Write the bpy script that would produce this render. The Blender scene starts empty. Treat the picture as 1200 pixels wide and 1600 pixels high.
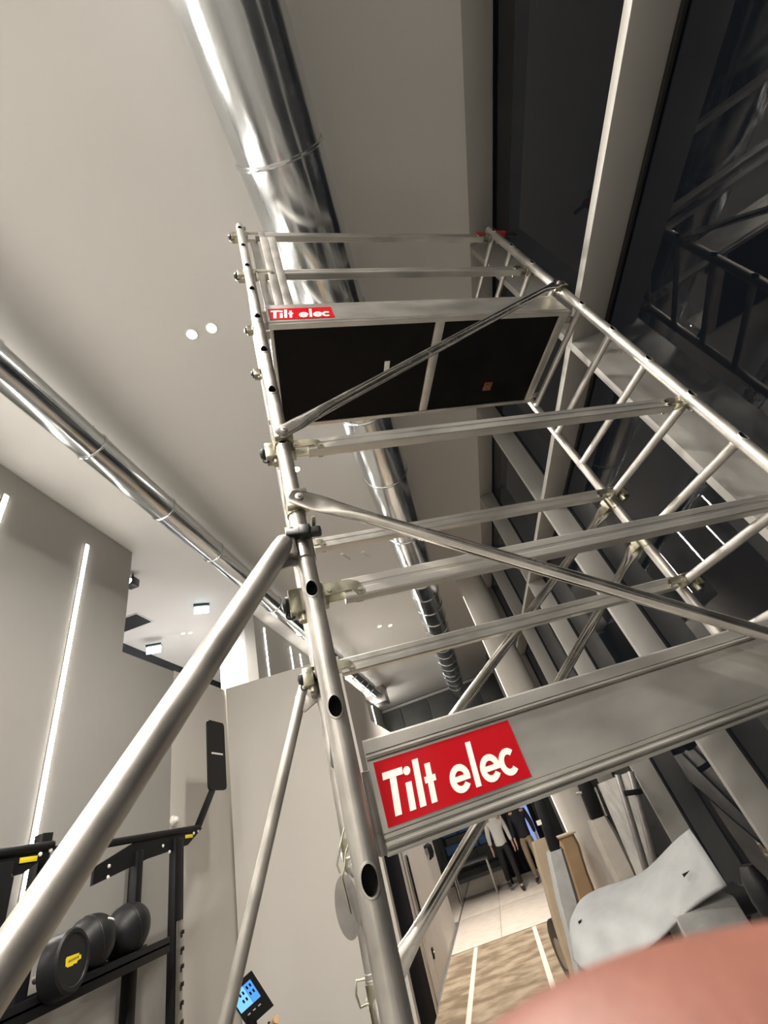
import bpy, bmesh, math, random
from mathutils import Vector, Matrix
random.seed(7)
C = bpy.context.scene.collection
SC = bpy.context.scene

# ------------------------------------------------------------------ camera, world, exposure, lamps
F_PX = 644.3                                       # focal length in pixels of the 1200 x 1600 frame (ultra-wide phone lens)
ROWS = [(0.937847, 0.210372, -0.276019),           # camera right, down, forward in world axes (X right, Y along the room, Z up)
        (-0.346957, 0.550116, -0.759600),
        (-0.007956, 0.808156, 0.588915)]
FLOOR = -2.0                                       # the lens is the origin, 2 m above the floor
CEIL = 4.0
cam_d = bpy.data.cameras.new('camera'); cam = bpy.data.objects.new('camera', cam_d); C.objects.link(cam)
cam_d.sensor_fit = 'VERTICAL'; cam_d.sensor_height = 36.0; cam_d.sensor_width = 27.0
cam_d.lens = 36.0 * F_PX / 1600.0
cam_d.clip_start = 0.005; cam_d.clip_end = 100
cam_d.dof.use_dof = True; cam_d.dof.focus_distance = 1.9; cam_d.dof.aperture_fstop = 13.0
r, d, f = [Vector(v) for v in ROWS]
m = Matrix.Identity(4)
for i in range(3):
    m[i][0] = r[i]; m[i][1] = -d[i]; m[i][2] = -f[i]
cam.matrix_world = m
SC.camera = cam
SC.view_settings.view_transform = 'Standard'; SC.view_settings.look = 'None'
SC.view_settings.gamma = 1.0; SC.view_settings.use_curve_mapping = False
SC.view_settings.exposure = 0.20
SC.cycles.use_denoising = True
SC.cycles.max_bounces = 8; SC.cycles.diffuse_bounces = 5; SC.cycles.glossy_bounces = 5
SC.cycles.transparent_max_bounces = 16
SC.cycles.sample_clamp_indirect = 6.0
w = bpy.data.worlds.new('night'); SC.world = w; w.use_nodes = True
w.node_tree.nodes['Background'].inputs[0].default_value = (0.030, 0.034, 0.045, 1)   # night sky outside the glass
w.node_tree.nodes['Background'].inputs[1].default_value = 0.18
DOWNLIGHT_W = 170.0
LED_E = 32.0
LED_FILL = 118.0  # strength of the unseen strips added to brighten the ceiling
LAMP_COL = (1.0, 0.93, 0.85)

def ray(px, py):
    a = (px - 600) / F_PX; b = (py - 800) / F_PX
    return r * a + d * b + f
def at(px, py, X=None, Y=None, Z=None):            # the point of the world seen at a pixel, on the plane X, Y or Z = value
    q = ray(px, py)
    if X is not None: return q * (X / q.x)
    if Y is not None: return q * (Y / q.y)
    return q * (Z / q.z)

# ------------------------------------------------------------------ materials
def mat(name, col, rough=0.5, metal=0.0, noise=0.0, nscale=8.0, bump=0.0, bscale=60.0, stretch=None, rnoise=0.0, emit=None, estr=0.0, spec=None, coat=0.0, bdist=0.002):
    mt = bpy.data.materials.new(name); mt.use_nodes = True
    nt = mt.node_tree; b = nt.nodes['Principled BSDF']
    b.inputs['Base Color'].default_value = (*col, 1); b.inputs['Roughness'].default_value = rough; b.inputs['Metallic'].default_value = metal
    if spec is not None: b.inputs['Specular IOR Level'].default_value = spec
    if coat: b.inputs['Coat Weight'].default_value = coat; b.inputs['Coat Roughness'].default_value = 0.1
    if emit: b.inputs['Emission Color'].default_value = (*emit, 1); b.inputs['Emission Strength'].default_value = estr
    if noise or bump or rnoise:
        tc = nt.nodes.new('ShaderNodeTexCoord'); mp = nt.nodes.new('ShaderNodeMapping'); nt.links.new(tc.outputs['Object'], mp.inputs['Vector'])
        if stretch: mp.inputs['Scale'].default_value = stretch
        n = nt.nodes.new('ShaderNodeTexNoise'); n.inputs['Scale'].default_value = nscale; n.inputs['Detail'].default_value = 5
        nt.links.new(mp.outputs[0], n.inputs['Vector'])
        if noise:
            mr = nt.nodes.new('ShaderNodeMapRange'); mr.inputs[1].default_value = 0.25; mr.inputs[2].default_value = 0.75
            mr.inputs[3].default_value = 1 - noise; mr.inputs[4].default_value = 1 + noise * .4
            nt.links.new(n.outputs['Fac'], mr.inputs[0])
            mx = nt.nodes.new('ShaderNodeMix'); mx.data_type = 'RGBA'; mx.blend_type = 'MULTIPLY'; mx.inputs[0].default_value = 1
            mx.inputs[6].default_value = (*col, 1); nt.links.new(mr.outputs[0], mx.inputs[7]); nt.links.new(mx.outputs[2], b.inputs['Base Color'])
        if rnoise:
            mr = nt.nodes.new('ShaderNodeMapRange'); mr.inputs[1].default_value = 0.3; mr.inputs[2].default_value = 0.7
            mr.inputs[3].default_value = max(.03, rough - rnoise); mr.inputs[4].default_value = rough + rnoise
            nt.links.new(n.outputs['Fac'], mr.inputs[0]); nt.links.new(mr.outputs[0], b.inputs['Roughness'])
        if bump:
            n2 = nt.nodes.new('ShaderNodeTexNoise'); n2.inputs['Scale'].default_value = bscale; n2.inputs['Detail'].default_value = 3
            nt.links.new(mp.outputs[0], n2.inputs['Vector'])
            bp = nt.nodes.new('ShaderNodeBump'); bp.inputs['Strength'].default_value = bump; bp.inputs['Distance'].default_value = bdist
            nt.links.new(n2.outputs['Fac'], bp.inputs['Height']); nt.links.new(bp.outputs[0], b.inputs['Normal'])
    return mt
M = {}
M['ceiling'] = mat('ceiling_paint', (0.66, 0.645, 0.615), 0.9, noise=.03, nscale=1.2)
M['wall_gray'] = mat('wall_paint_grey', (0.36, 0.35, 0.325), 0.85, noise=.04, nscale=1.5)
M['wall'] = mat('wall_paint', (0.56, 0.545, 0.515), 0.85, noise=.04, nscale=1.5)
M['wall_light'] = mat('wall_paint_light', (0.66, 0.635, 0.59), 0.85, noise=.04, nscale=1.5)
M['wall_cool'] = mat('wall_paint_cool', (0.60, 0.61, 0.64), 0.85)
M['dark_wall'] = mat('dark_wall', (0.012, 0.013, 0.018), 0.6)
M['panel_gray'] = mat('far_panel', (0.10, 0.105, 0.10), 0.35, noise=.25, nscale=2)
M['floor'] = mat('concrete_floor', (0.17, 0.165, 0.155), 0.8, noise=.15, nscale=4)
M['frame'] = mat('window_frame_coating', (0.37, 0.36, 0.335), 0.5, 0.25, noise=.03, nscale=3)
M['gasket'] = mat('gasket_and_bore_shade', (0.008, 0.008, 0.008), 0.7)
M['alu'] = mat('scaffold_aluminium', (0.50, 0.48, 0.445), 0.45, 0.88, noise=.24, nscale=11, bump=.15, bscale=90, rnoise=.08, bdist=.0004)
M['alu_brush'] = mat('aluminium_profile', (0.70, 0.68, 0.635), 0.38, 0.84, noise=.24, nscale=4.5, stretch=(1, 2.5, 2.5), bump=.05, bscale=40, rnoise=.06, bdist=.0004)
M['brace'] = mat('bright_tube', (0.80, 0.77, 0.72), 0.2, 1.0, noise=.25, nscale=12, rnoise=.08)
M['zinc'] = mat('zinc_passivated', (0.46, 0.44, 0.345), 0.36, 1.0, noise=.25, nscale=30, rnoise=.1)
M['steel'] = mat('dull_steel', (0.45, 0.43, 0.41), 0.4, 1.0, noise=.2, nscale=20)
M['duct'] = mat('galvanised_duct', (0.72, 0.745, 0.76), 0.19, 1.0, noise=.10, nscale=4, stretch=(2, .5, 2), bump=.35, bscale=2.6, rnoise=.05, bdist=.02)
M['black_plastic'] = mat('black_plastic', (0.012, 0.012, 0.013), 0.4)
M['black_paint'] = mat('black_powder_coat', (0.007, 0.007, 0.008), 0.5, spec=.25)
M['black_rubber'] = mat('black_rubber', (0.010, 0.010, 0.011), 0.45, spec=.35, bump=.2, bscale=120)
M['ply'] = mat('film_faced_plywood', (0.007, 0.006, 0.0055), 0.5, spec=.12, noise=.6, nscale=7, rnoise=.1)
M['red'] = mat('red_sticker', (0.42, 0.006, 0.012), 0.16, coat=.4)
M['white'] = mat('white_lettering', (0.88, 0.85, 0.80), 0.35)
M['paper'] = mat('white_tag', (0.8, 0.8, 0.78), 0.6)
M['orange'] = mat('rusty_latch', (0.20, 0.07, 0.035), 0.5, noise=.4, nscale=60)
M['red_plastic'] = mat('red_plastic', (0.35, 0.03, 0.025), 0.4)
M['yellow'] = mat('yellow_emblem', (0.85, 0.66, 0.02), 0.5)
M['led'] = mat('led_strip', (1, 1, 1), 0.5, emit=(1.0, 0.94, 0.86), estr=LED_E)
M['led_fill'] = mat('led_strip_fill', (1, 1, 1), 0.5, emit=(1.0, 0.94, 0.86), estr=LED_FILL)
M['led_far'] = mat('led_strip_column', (1, 1, 1), 0.5, emit=(1.0, 0.90, 0.78), estr=1.6)
M['bulb'] = mat('downlight_bulb', (1, 1, 1), 0.5, emit=(1.0, 0.93, 0.83), estr=60.0)
M['bulb_small'] = mat('downlight_small', (1, 1, 1), 0.5, emit=(0.95, 0.95, 1.0), estr=8.0)
M['exit_lit'] = mat('emergency_sign_lit', (0.9, 1, 1), 0.5, emit=(0.55, 0.82, 1.0), estr=4.0)
M['screen_blue'] = mat('screen_blue', (0.02, 0.1, 0.3), 0.2, emit=(0.10, 0.38, 0.95), estr=0.85)
M['screen_light'] = mat('screen_light_blue', (0.1, 0.3, 0.6), 0.2, emit=(0.22, 0.58, 1.0), estr=0.9)
M['screen_far'] = mat('screen_far', (0.1, 0.2, 0.5), 0.2, emit=(0.35, 0.48, 0.95), estr=0.6)
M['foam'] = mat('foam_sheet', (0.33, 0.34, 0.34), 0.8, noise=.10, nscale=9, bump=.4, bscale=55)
M['foam_cream'] = mat('foam_wrap', (0.55, 0.51, 0.45), 0.8, noise=.15, nscale=8, bump=.4, bscale=30, bdist=.01)
M['foam_gray'] = mat('foam_wrap_gray', (0.36, 0.36, 0.35), 0.8, noise=.15, nscale=8, bump=.4, bscale=30, bdist=.01)
M['card'] = mat('cardboard', (0.40, 0.27, 0.15), 0.85, noise=.15, nscale=6)
M['card_pale'] = mat('pale_cardboard', (0.46, 0.37, 0.26), 0.85, noise=.15, nscale=6)
M['film'] = mat('wrapping_film', (0.55, 0.53, 0.50), 0.25, noise=.3, nscale=14, stretch=(1, 1, .12), bump=.8, bscale=14, bdist=.02)
M['sheet_brown'] = mat('protective_fleece', (0.36, 0.26, 0.16), 0.9)
M['sheet_white'] = mat('protective_board', (0.66, 0.58, 0.50), 0.8, noise=.12, nscale=5)
M['tape'] = mat('white_tape', (0.75, 0.70, 0.62), 0.6)
M['white_paint'] = mat('corridor_white', (0.66, 0.62, 0.58), 0.6, noise=.05, nscale=3)
M['navy'] = mat('navy_door', (0.006, 0.007, 0.014), 0.8, spec=.1)
M['wood'] = mat('wooden_grip', (0.55, 0.36, 0.20), 0.5, noise=.2, nscale=30)
M['blue'] = mat('blue_crate', (0.02, 0.09, 0.22), 0.5)
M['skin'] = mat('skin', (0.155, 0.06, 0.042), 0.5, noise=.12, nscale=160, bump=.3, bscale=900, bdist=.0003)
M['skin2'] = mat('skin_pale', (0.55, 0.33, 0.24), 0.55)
M['nail'] = mat('fingernail', (0.70, 0.40, 0.33), 0.3)
M['shirt'] = mat('white_shirt', (0.75, 0.75, 0.73), 0.8, bump=.5, bscale=18, bdist=.01)
M['trousers'] = mat('black_trousers', (0.012, 0.012, 0.014), 0.8)
M['jacket'] = mat('dark_jacket', (0.008, 0.009, 0.016), 0.8)
M['beige'] = mat('beige_trousers', (0.30, 0.23, 0.15), 0.8)
M['hair'] = mat('dark_hair', (0.03, 0.02, 0.014), 0.7)
M['shoe'] = mat('dark_shoe', (0.03, 0.026, 0.022), 0.5)
M['cuff'] = mat('dark_cuff', (0.02, 0.02, 0.024), 0.85)
M['wire'] = mat('grey_wire', (0.25, 0.24, 0.23), 0.5)
# mottled brown pattern on the protective fleece (print on the sheet itself)
nt = M['sheet_brown'].node_tree; b = nt.nodes['Principled BSDF']
tc = nt.nodes.new('ShaderNodeTexCoord'); mp = nt.nodes.new('ShaderNodeMapping'); mp.inputs['Scale'].default_value = (.8, 1.5, 1)
n = nt.nodes.new('ShaderNodeTexNoise'); n.inputs['Scale'].default_value = 3.2; n.inputs['Detail'].default_value = 4
cr = nt.nodes.new('ShaderNodeValToRGB'); cr.color_ramp.elements[0].position = .40; cr.color_ramp.elements[0].color = (0.20, 0.145, 0.09, 1)
cr.color_ramp.elements[1].position = .62; cr.color_ramp.elements[1].color = (0.40, 0.315, 0.22, 1)
nt.links.new(tc.outputs['Object'], mp.inputs[0]); nt.links.new(mp.outputs[0], n.inputs['Vector']); nt.links.new(n.outputs['Fac'], cr.inputs[0]); nt.links.new(cr.outputs[0], b.inputs['Base Color'])
# window glass: clear pane with a mirror reflection that grows at grazing angles
g = bpy.data.materials.new('window_glass'); g.use_nodes = True; nt = g.node_tree; nt.nodes.remove(nt.nodes['Principled BSDF'])
tr = nt.nodes.new('ShaderNodeBsdfTransparent'); tr.inputs[0].default_value = (.85, .87, .86, 1)
gl = nt.nodes.new('ShaderNodeBsdfGlossy'); gl.inputs['Roughness'].default_value = 0.0
fr = nt.nodes.new('ShaderNodeFresnel'); fr.inputs['IOR'].default_value = 1.65
mx = nt.nodes.new('ShaderNodeMixShader'); nt.links.new(fr.outputs[0], mx.inputs[0]); nt.links.new(tr.outputs[0], mx.inputs[1]); nt.links.new(gl.outputs[0], mx.inputs[2])
nt.links.new(mx.outputs[0], nt.nodes['Material Output'].inputs['Surface']); M['glass'] = g

# ------------------------------------------------------------------ mesh helpers
def box(bm, lo, hi, bevel=0.0, mtx=None):
    lo = Vector(lo); hi = Vector(hi)
    t = bmesh.new() if bevel else bm
    vs = [t.verts.new((x, y, z)) for x in (lo.x, hi.x) for y in (lo.y, hi.y) for z in (lo.z, hi.z)]
    for q in ((0, 1, 3, 2), (4, 6, 7, 5), (0, 4, 5, 1), (2, 3, 7, 6), (0, 2, 6, 4), (1, 5, 7, 3)): t.faces.new([vs[i] for i in q])
    if mtx and not bevel:
        for v in vs: v.co = mtx @ v.co
    if bevel:
        bmesh.ops.bevel(t, geom=t.edges[:], offset=bevel, segments=2, affect='EDGES', profile=.5)
        if mtx: t.transform(mtx)
        me = bpy.data.meshes.new('tmp'); t.to_mesh(me); t.free(); bm.from_mesh(me); bpy.data.meshes.remove(me)
def frame_of(dv, up=None):
    dv = dv.normalized(); up = up or (Vector((0, 0, 1)) if abs(dv.z) < .95 else Vector((1, 0, 0)))
    a = up.cross(dv).normalized(); return a, dv.cross(a)
def beam(bm, p0, p1, wd, ht, bevel=0.0, up=None):      # rectangular bar from p0 to p1
    p0 = Vector(p0); p1 = Vector(p1); dv = p1 - p0; a, b_ = frame_of(dv, up); L_ = dv.length; dn = dv.normalized()
    mt = Matrix(((dn.x, a.x, b_.x, p0.x), (dn.y, a.y, b_.y, p0.y), (dn.z, a.z, b_.z, p0.z), (0, 0, 0, 1)))
    box(bm, (0, -wd / 2, -ht / 2), (L_, wd / 2, ht / 2), bevel, mt)
def loft(bm, rings, caps=True, close=True):
    vr = [[bm.verts.new(p) for p in rg] for rg in rings]
    n_ = len(vr[0])
    for i in range(len(vr) - 1):
        for j in range(n_ if close else n_ - 1):
            bm.faces.new((vr[i][j], vr[i][(j + 1) % n_], vr[i + 1][(j + 1) % n_], vr[i + 1][j]))
    if caps and close:
        bm.faces.new(vr[0][::-1]); bm.faces.new(vr[-1])
def tube(bm, p0, p1, r0, r1=None, n_=20, caps=True):
    p0 = Vector(p0); p1 = Vector(p1); r1 = r0 if r1 is None else r1; a, b_ = frame_of(p1 - p0)
    ring = lambda p, rr: [p + (a * math.cos(2 * math.pi * i / n_) + b_ * math.sin(2 * math.pi * i / n_)) * rr for i in range(n_)]
    loft(bm, [ring(p0, r0), ring(p1, r1)], caps)
def path_tube(bm, pts, rr, n_=10):
    pts = [Vector(p) for p in pts]; rings = []; up = None
    for i, p in enumerate(pts):
        dv = (pts[min(i + 1, len(pts) - 1)] - pts[max(i - 1, 0)])
        a, b_ = frame_of(dv, up); up = b_
        rad = rr[i] if isinstance(rr, (list, tuple)) else rr
        rings.append([p + (a * math.cos(2 * math.pi * k / n_) + b_ * math.sin(2 * math.pi * k / n_)) * rad for k in range(n_)])
    loft(bm, rings)
def lathe(bm, prof, p0, axis, n_=24):                   # prof: (distance along axis, radius)
    p0 = Vector(p0); a, b_ = frame_of(Vector(axis)); ax = Vector(axis).normalized()
    loft(bm, [[p0 + ax * h + (a * math.cos(2 * math.pi * k / n_) + b_ * math.sin(2 * math.pi * k / n_)) * max(q, 1e-5) for k in range(n_)] for h, q in prof])
def prism(bm, poly, thick, mtx=None):                   # polygon in xy, extruded along z
    va = [bm.verts.new((x, y, 0)) for x, y in poly]; vb = [bm.verts.new((x, y, thick)) for x, y in poly]
    k = len(poly)
    bm.faces.new(va[::-1]); bm.faces.new(vb)
    for i in range(k): bm.faces.new((va[i], va[(i + 1) % k], vb[(i + 1) % k], vb[i]))
    if mtx:
        for v in va + vb: v.co = mtx @ v.co
def slab(bm, pts, thick, direction):                    # polygon of 3-D points given a thickness along direction
    dv = Vector(direction).normalized() * thick
    va = [bm.verts.new(p) for p in pts]; vb = [bm.verts.new(Vector(p) + dv) for p in pts]; k = len(pts)
    bm.faces.new(va); bm.faces.new(vb[::-1])
    for i in range(k): bm.faces.new((va[i], va[(i + 1) % k], vb[(i + 1) % k], vb[i]))
def torus(bm, c, axis, R_, rr, n_=24, k_=8):
    c = Vector(c); a, b_ = frame_of(Vector(axis)); ax = Vector(axis).normalized()
    rings = []
    for i in range(n_ + 1):
        t = 2 * math.pi * i / n_; o_ = a * math.cos(t) + b_ * math.sin(t)
        rings.append([c + o_ * (R_ + rr * math.cos(2 * math.pi * j / k_)) + ax * rr * math.sin(2 * math.pi * j / k_) for j in range(k_)])
    loft(bm, rings, caps=False)
def obj(name, bm, m_, parent=None, smooth=True, angle=35):
    me = bpy.data.meshes.new(name); bmesh.ops.recalc_face_normals(bm, faces=bm.faces[:])
    bm.to_mesh(me); bm.free(); me.materials.append(M[m_] if isinstance(m_, str) else m_)
    if smooth:
        me.shade_smooth(); me.set_sharp_from_angle(angle=math.radians(angle))
    o = bpy.data.objects.new(name, me); C.objects.link(o)
    if parent: o.parent = parent
    return o
def tag(o, label=None, cat=None, group=None, kind=None):
    if label: o['label'] = label
    if cat: o['category'] = cat
    if group: o['group'] = group
    if kind: o['kind'] = kind
    return o
def empty(name, loc=(0, 0, 0), rz=0.0, parent=None):
    o = bpy.data.objects.new(name, None); C.objects.link(o); o.location = loc; o.rotation_euler = (0, 0, rz); o.empty_display_size = .1
    if parent: o.parent = parent
    return o
def struct(name, bm, m_, parent=None, label=None, cat=None, **k):
    o = obj(name, bm, m_, parent, **k)
    if not parent: tag(o, label, cat, kind='structure')
    return o
def child_copy(o, parent, name=None):
    c = o.copy(); C.objects.link(c); c.parent = parent
    for ch in list(o.children): child_copy(ch, c)
    return c
def B(): return bmesh.new()
def one(name, m_, parent, fn, *a, **k):
    bm = B(); fn(bm, *a, **k); return obj(name, bm, m_, parent)

# ------------------------------------------------------------------ structure: floor, ceiling, walls
Y0, Y1 = -6.0, 19.1
WX = 1.612; DEPTH = 0.228; GX = 1.862                 # window wall: inner face, frame depth, glass plane
bm = B(); box(bm, (-6.0, Y0, FLOOR - .15), (2.1, Y1, FLOOR)); struct('floor', bm, 'floor', label='dark grey gym floor under the protective sheets', cat='floor')
bm = B(); box(bm, (-6.0, Y0, CEIL), (WX, Y1, CEIL + .2)); struct('ceiling', bm, 'ceiling', label='plain white painted ceiling high above the scaffold', cat='ceiling')
XA = -3.6
bm = B(); box(bm, (XA - .2, Y0, FLOOR), (XA, 4.30, CEIL)); struct('wall_left', bm, 'wall_gray', label='tall grey wall with upright light strips', cat='wall')
bm = B(); box(bm, (XA - .2, 4.30, FLOOR), (XA, 5.30, 2.53)); struct('wall_left_low', bm, 'wall_gray', label='lower end of the grey wall behind the gym racks', cat='wall')
bm = B(); box(bm, (XA - .2, 5.30, FLOOR), (XA + .005, 6.72, 2.54)); struct('wall_left_pale', bm, 'wall_light', label='pale low wall panel right of the vertical joint', cat='wall')
# low box room: slanted front, corridor side, roof
bm = B(); slab(bm, [(-3.57, 6.66, FLOOR), (-1.68, 7.02, FLOOR), (-1.68, 7.02, 2.55), (-3.57, 6.66, 2.55)], .15, (0, 1, 0))
struct('wall_front', bm, 'wall_light', label='pale low partition facing the scaffold, black sign arm before it', cat='wall')
bm = B(); box(bm, (-1.83, 7.17, FLOOR), (-1.70, 8.62, 2.2)); box(bm, (-1.83, 8.62, FLOOR), (-1.70, 12.3, 1.7)); box(bm, (-3.22, 12.17, FLOOR), (-1.83, 12.3, 1.7))
struct('wall_corridor', bm, 'white_paint', label='white corridor side of the low partition', cat='wall')
bm = B(); box(bm, (-3.22, 7.17, 1.60), (-1.83, 12.17, 1.66)); struct('trim_1', bm, 'wall', label='flat roof of the low partitioned room', cat='roof')
bm = B(); box(bm, (-3.42, 7.2, FLOOR), (-3.22, Y1, CEIL)); struct('wall_back_left', bm, 'wall_gray', label='far grey wall with upright light strips beyond the low partition', cat='wall')
bm = B(); box(bm, (-3.95, 7.2, FLOOR), (-3.42, 7.4, CEIL)); struct('wall_recess_end', bm, 'wall_cool', label='cool white end wall of the ceiling recess', cat='wall')
bm = B(); box(bm, (-5.75, 4.1, FLOOR), (-5.45, 12.0, CEIL - .001)); box(bm, (-5.45, 11.8, FLOOR), (-3.95, 12.0, CEIL - .001))
struct('wall_recess_dark', bm, 'dark_wall', label='black wall of the recess above the low wall', cat='wall')
bm = B(); box(bm, (-5.45, 4.1, FLOOR), (XA - .2, 4.28, CEIL)); struct('wall_recess_near', bm, 'wall', label='hidden near side of the recess', cat='wall')
bm = B(); box(bm, (-6.0, Y0 - .2, FLOOR), (2.1, Y0, CEIL)); struct('wall_back', bm, 'wall', label='plain wall behind the photographer', cat='wall')
bm = B(); box(bm, (-5.45, 4.28, 1.45), (-3.82, 11.8, 1.6)); struct('bounce_slab', bm, 'wall_cool', label='unseen pale slab added to bounce light onto the recess ceiling', cat='floor')  # out-of-sight reflector added so the recess downlights bounce upwards
# far end wall of grey panels
fw = empty('wall_far', (0, Y1, 0)); tag(fw, 'dark grey panelled wall at the far end of the hall', 'wall', kind='structure')
xs = [-3.22, -2.42, -1.2, 0.03, 1.0, 1.9]
for i in range(len(xs) - 1):
    bm = B(); box(bm, (xs[i] + .012, 0, FLOOR), (xs[i + 1] - .012, .1, CEIL - .12), .01); obj('panel', bm, 'panel_gray', fw)
bm = B(); box(bm, (-3.3, .1, FLOOR), (2.0, .2, CEIL)); obj('backing', bm, 'wall', fw)

# ------------------------------------------------------------------ window wall, one bay per mullion
ZT = 2.23; HEAD = CEIL
edges = [1.95 + 2.05 * i for i in range(-4, 9)]       # mullion fronts at -0.10, 1.95, 4.00, 6.05, ...
for i in range(len(edges) - 1):
    ya, yb = edges[i], edges[i + 1]
    root = empty('window_%d' % (i + 1), (WX, ya, 0)); tag(root, None, None, kind='structure')
    root['label'] = 'tall dark window bay with deep grey frame'
    root['group'] = 'window bays of the glass wall'
    root['category'] = 'window'
    L_ = yb - ya
    bm = B(); box(bm, (0, 0, FLOOR), (DEPTH, .055, CEIL), .003); obj('mullion', bm, 'frame', root)
    bm = B(); box(bm, (0.002, .055, ZT), (DEPTH, L_, ZT + .055), .003); obj('transom', bm, 'frame', root)
    bm = B(); box(bm, (-.001, .055, CEIL + .001), (DEPTH, L_, CEIL + .2), .003); obj('head_frame', bm, 'frame', root)
    bm = B(); box(bm, (0, .055, FLOOR), (DEPTH, L_, FLOOR + .12), .003); obj('sill', bm, 'frame', root)
    gx = GX - WX
    bm = B()
    for z0, z1 in ((FLOOR, ZT), (ZT + .055, CEIL + .2)):                    # black gasket rim between frame and glass
        e = .0
        box(bm, (DEPTH, -.0, z0), (gx, .09, z1)); box(bm, (DEPTH, .0, z0), (gx + .01, L_, z0 + .03)); box(bm, (DEPTH, 0, z1 - .02), (gx + .01, L_, z1 + .06))
    obj('gasket', bm, 'gasket', root)
    for z0, z1 in ((FLOOR + .03, ZT - .02), (ZT + .085, CEIL + .18)):
        bm = B(); v = [bm.verts.new(p) for p in ((gx - .003, .09, z0), (gx - .003, .09, z1), (gx - .003, L_, z1), (gx - .003, L_, z0))]; bm.faces.new(v)
        me = bpy.data.meshes.new('pane'); bm.to_mesh(me); bm.free(); me.materials.append(M['glass']); o = bpy.data.objects.new('pane', me); C.objects.link(o); o.parent = root   # normal towards the room
bm = B(); box(bm, (WX, Y0 - .2, CEIL + .2), (2.1, Y1, CEIL + .4)); struct('trim_2', bm, 'frame', label='top edge of the glass wall', cat='beam')

# round column by the windows with a lit slot along its left side
col = empty('column', (1.235, 9.0, FLOOR)); tag(col, 'round white column standing near the window wall', 'column', kind='structure')
bm = B(); tube(bm, (0, 0, 0), (0, 0, 6.0), .29, n_=40); obj('shaft', bm, 'wall_light', col)
bm = B(); box(bm, (-.296, -.03, .55), (-.284, .02, 5.55)); obj('light_slot', bm, 'led_far', col)

# ------------------------------------------------------------------ light strips, downlights, signs
def led(x, y, z0, z1, label, group=None, wd=.045, m_='led'):
    t = empty('light_strip', (x, y, z0)); tag(t, label, 'light', group)
    bm = B(); box(bm, (-.004, -wd / 2 - .006, 0), (.003, wd / 2 + .006, z1 - z0), .001); obj('channel', bm, 'frame', t)
    bm = B(); box(bm, (.003, -wd / 2, .006), (.009, wd / 2, z1 - z0 - .006), .001); obj('diffuser', bm, m_, t)
    return t
led(XA + .004, 3.545, .30, 3.68, 'long upright warm light strip on the grey wall above the gym rack')
led(XA + .004, 2.50, .30, 3.68, 'upright light strip on the grey wall at the left border of the photo')
led(XA + .004, 1.45, .30, 3.68, 'upright light strip on the grey wall, third from the recess')
led(XA + .004, .40, 2.35, 3.85, 'unseen fill strip added high on the grey wall, fourth from the recess', m_='led_fill')  # out of view, made short, high and strong to light the ceiling
for y_ in (-.65, -1.70, -2.75, -3.80, -4.85): led(XA + .004, y_, 2.35, 3.85, 'unseen fill strip added high on the grey wall behind the photographer', 'unseen fill strips added behind the photographer', m_='led_fill')  # unseen strips added above transom height as ceiling fill
for y_, z0, lb in ((7.65, 2.6, 'longest of the light strips on the far wall above the pale partition'), (9.02, 2.6, 'middle light strip on the far wall beside the scaffold post'),
                   (9.62, 2.6, 'short light strip on the far wall just left of the gold clamp')):
    led(-3.216, y_, z0, 3.87, lb, wd=.04)
for y_ in (10.6, 11.9, 13.2, 14.5, 15.8, 17.1): led(-3.216, y_, 2.6, 3.87, 'unseen fill strip added on the far wall, hidden behind the scaffold post', 'unseen fill strips added behind the scaffold post', wd=.04, m_='led_fill')  # unseen strips added to brighten the far ceiling
def downlight(x, y, label, group, bulb='bulb', power=DOWNLIGHT_W, rr=.038, cone=168):
    t = empty('downlight', (x, y, CEIL)); tag(t, label, 'light', group)
    bm = B(); torus(bm, (0, 0, -.003), (0, 0, 1), rr + .008, .006, 20, 6); obj('trim_ring', bm, 'white', t)
    bm = B(); lathe(bm, [(-.008, rr * .6), (-.004, rr), (0.0, rr)], (0, 0, 0), (0, 0, 1), 20); obj('bulb', bm, bulb, t)
    if power:
        ld = bpy.data.lights.new('downlight_lamp', 'SPOT'); ld.energy = power; ld.color = LAMP_COL; ld.spot_size = math.radians(cone); ld.spot_blend = 1.0; ld.shadow_soft_size = .04
        lo = bpy.data.objects.new('downlight_lamp', ld); C.objects.link(lo); lo.parent = t; lo.location = (0, 0, -.03)
downlight(-1.13, 1.81, 'left one of the bright downlight pair left of the upper platform', 'ceiling downlights')
downlight(-.94, 1.82, 'right one of the bright downlight pair left of the upper platform', 'ceiling downlights')
downlight(-1.13, 3.89, 'downlight hidden behind the left scaffold post', 'ceiling downlights')
downlight(-.94, 3.89, 'bright downlight peeking out beside the left scaffold post', 'ceiling downlights')
downlight(-1.20, 10.05, 'left one of the distant downlight pair between the lower rails', 'ceiling downlights', power=850, cone=88)
downlight(-.95, 10.24, 'right one of the distant downlight pair between the lower rails', 'ceiling downlights', power=850, cone=88)
for y_ in (-.3, -2.4, -4.5):
    for x_ in (-1.13, -.94): downlight(x_, y_, 'downlight in the ceiling behind the photographer', 'downlights behind the photographer', power=420)
downlight(-4.54, 6.95, 'left one of the tiny downlight pair in the recess ceiling', 'recess downlights', 'bulb_small', 550, .03)
downlight(-4.44, 7.02, 'right one of the tiny downlight pair in the recess ceiling', 'recess downlights', 'bulb_small', 550, .03)

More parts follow.
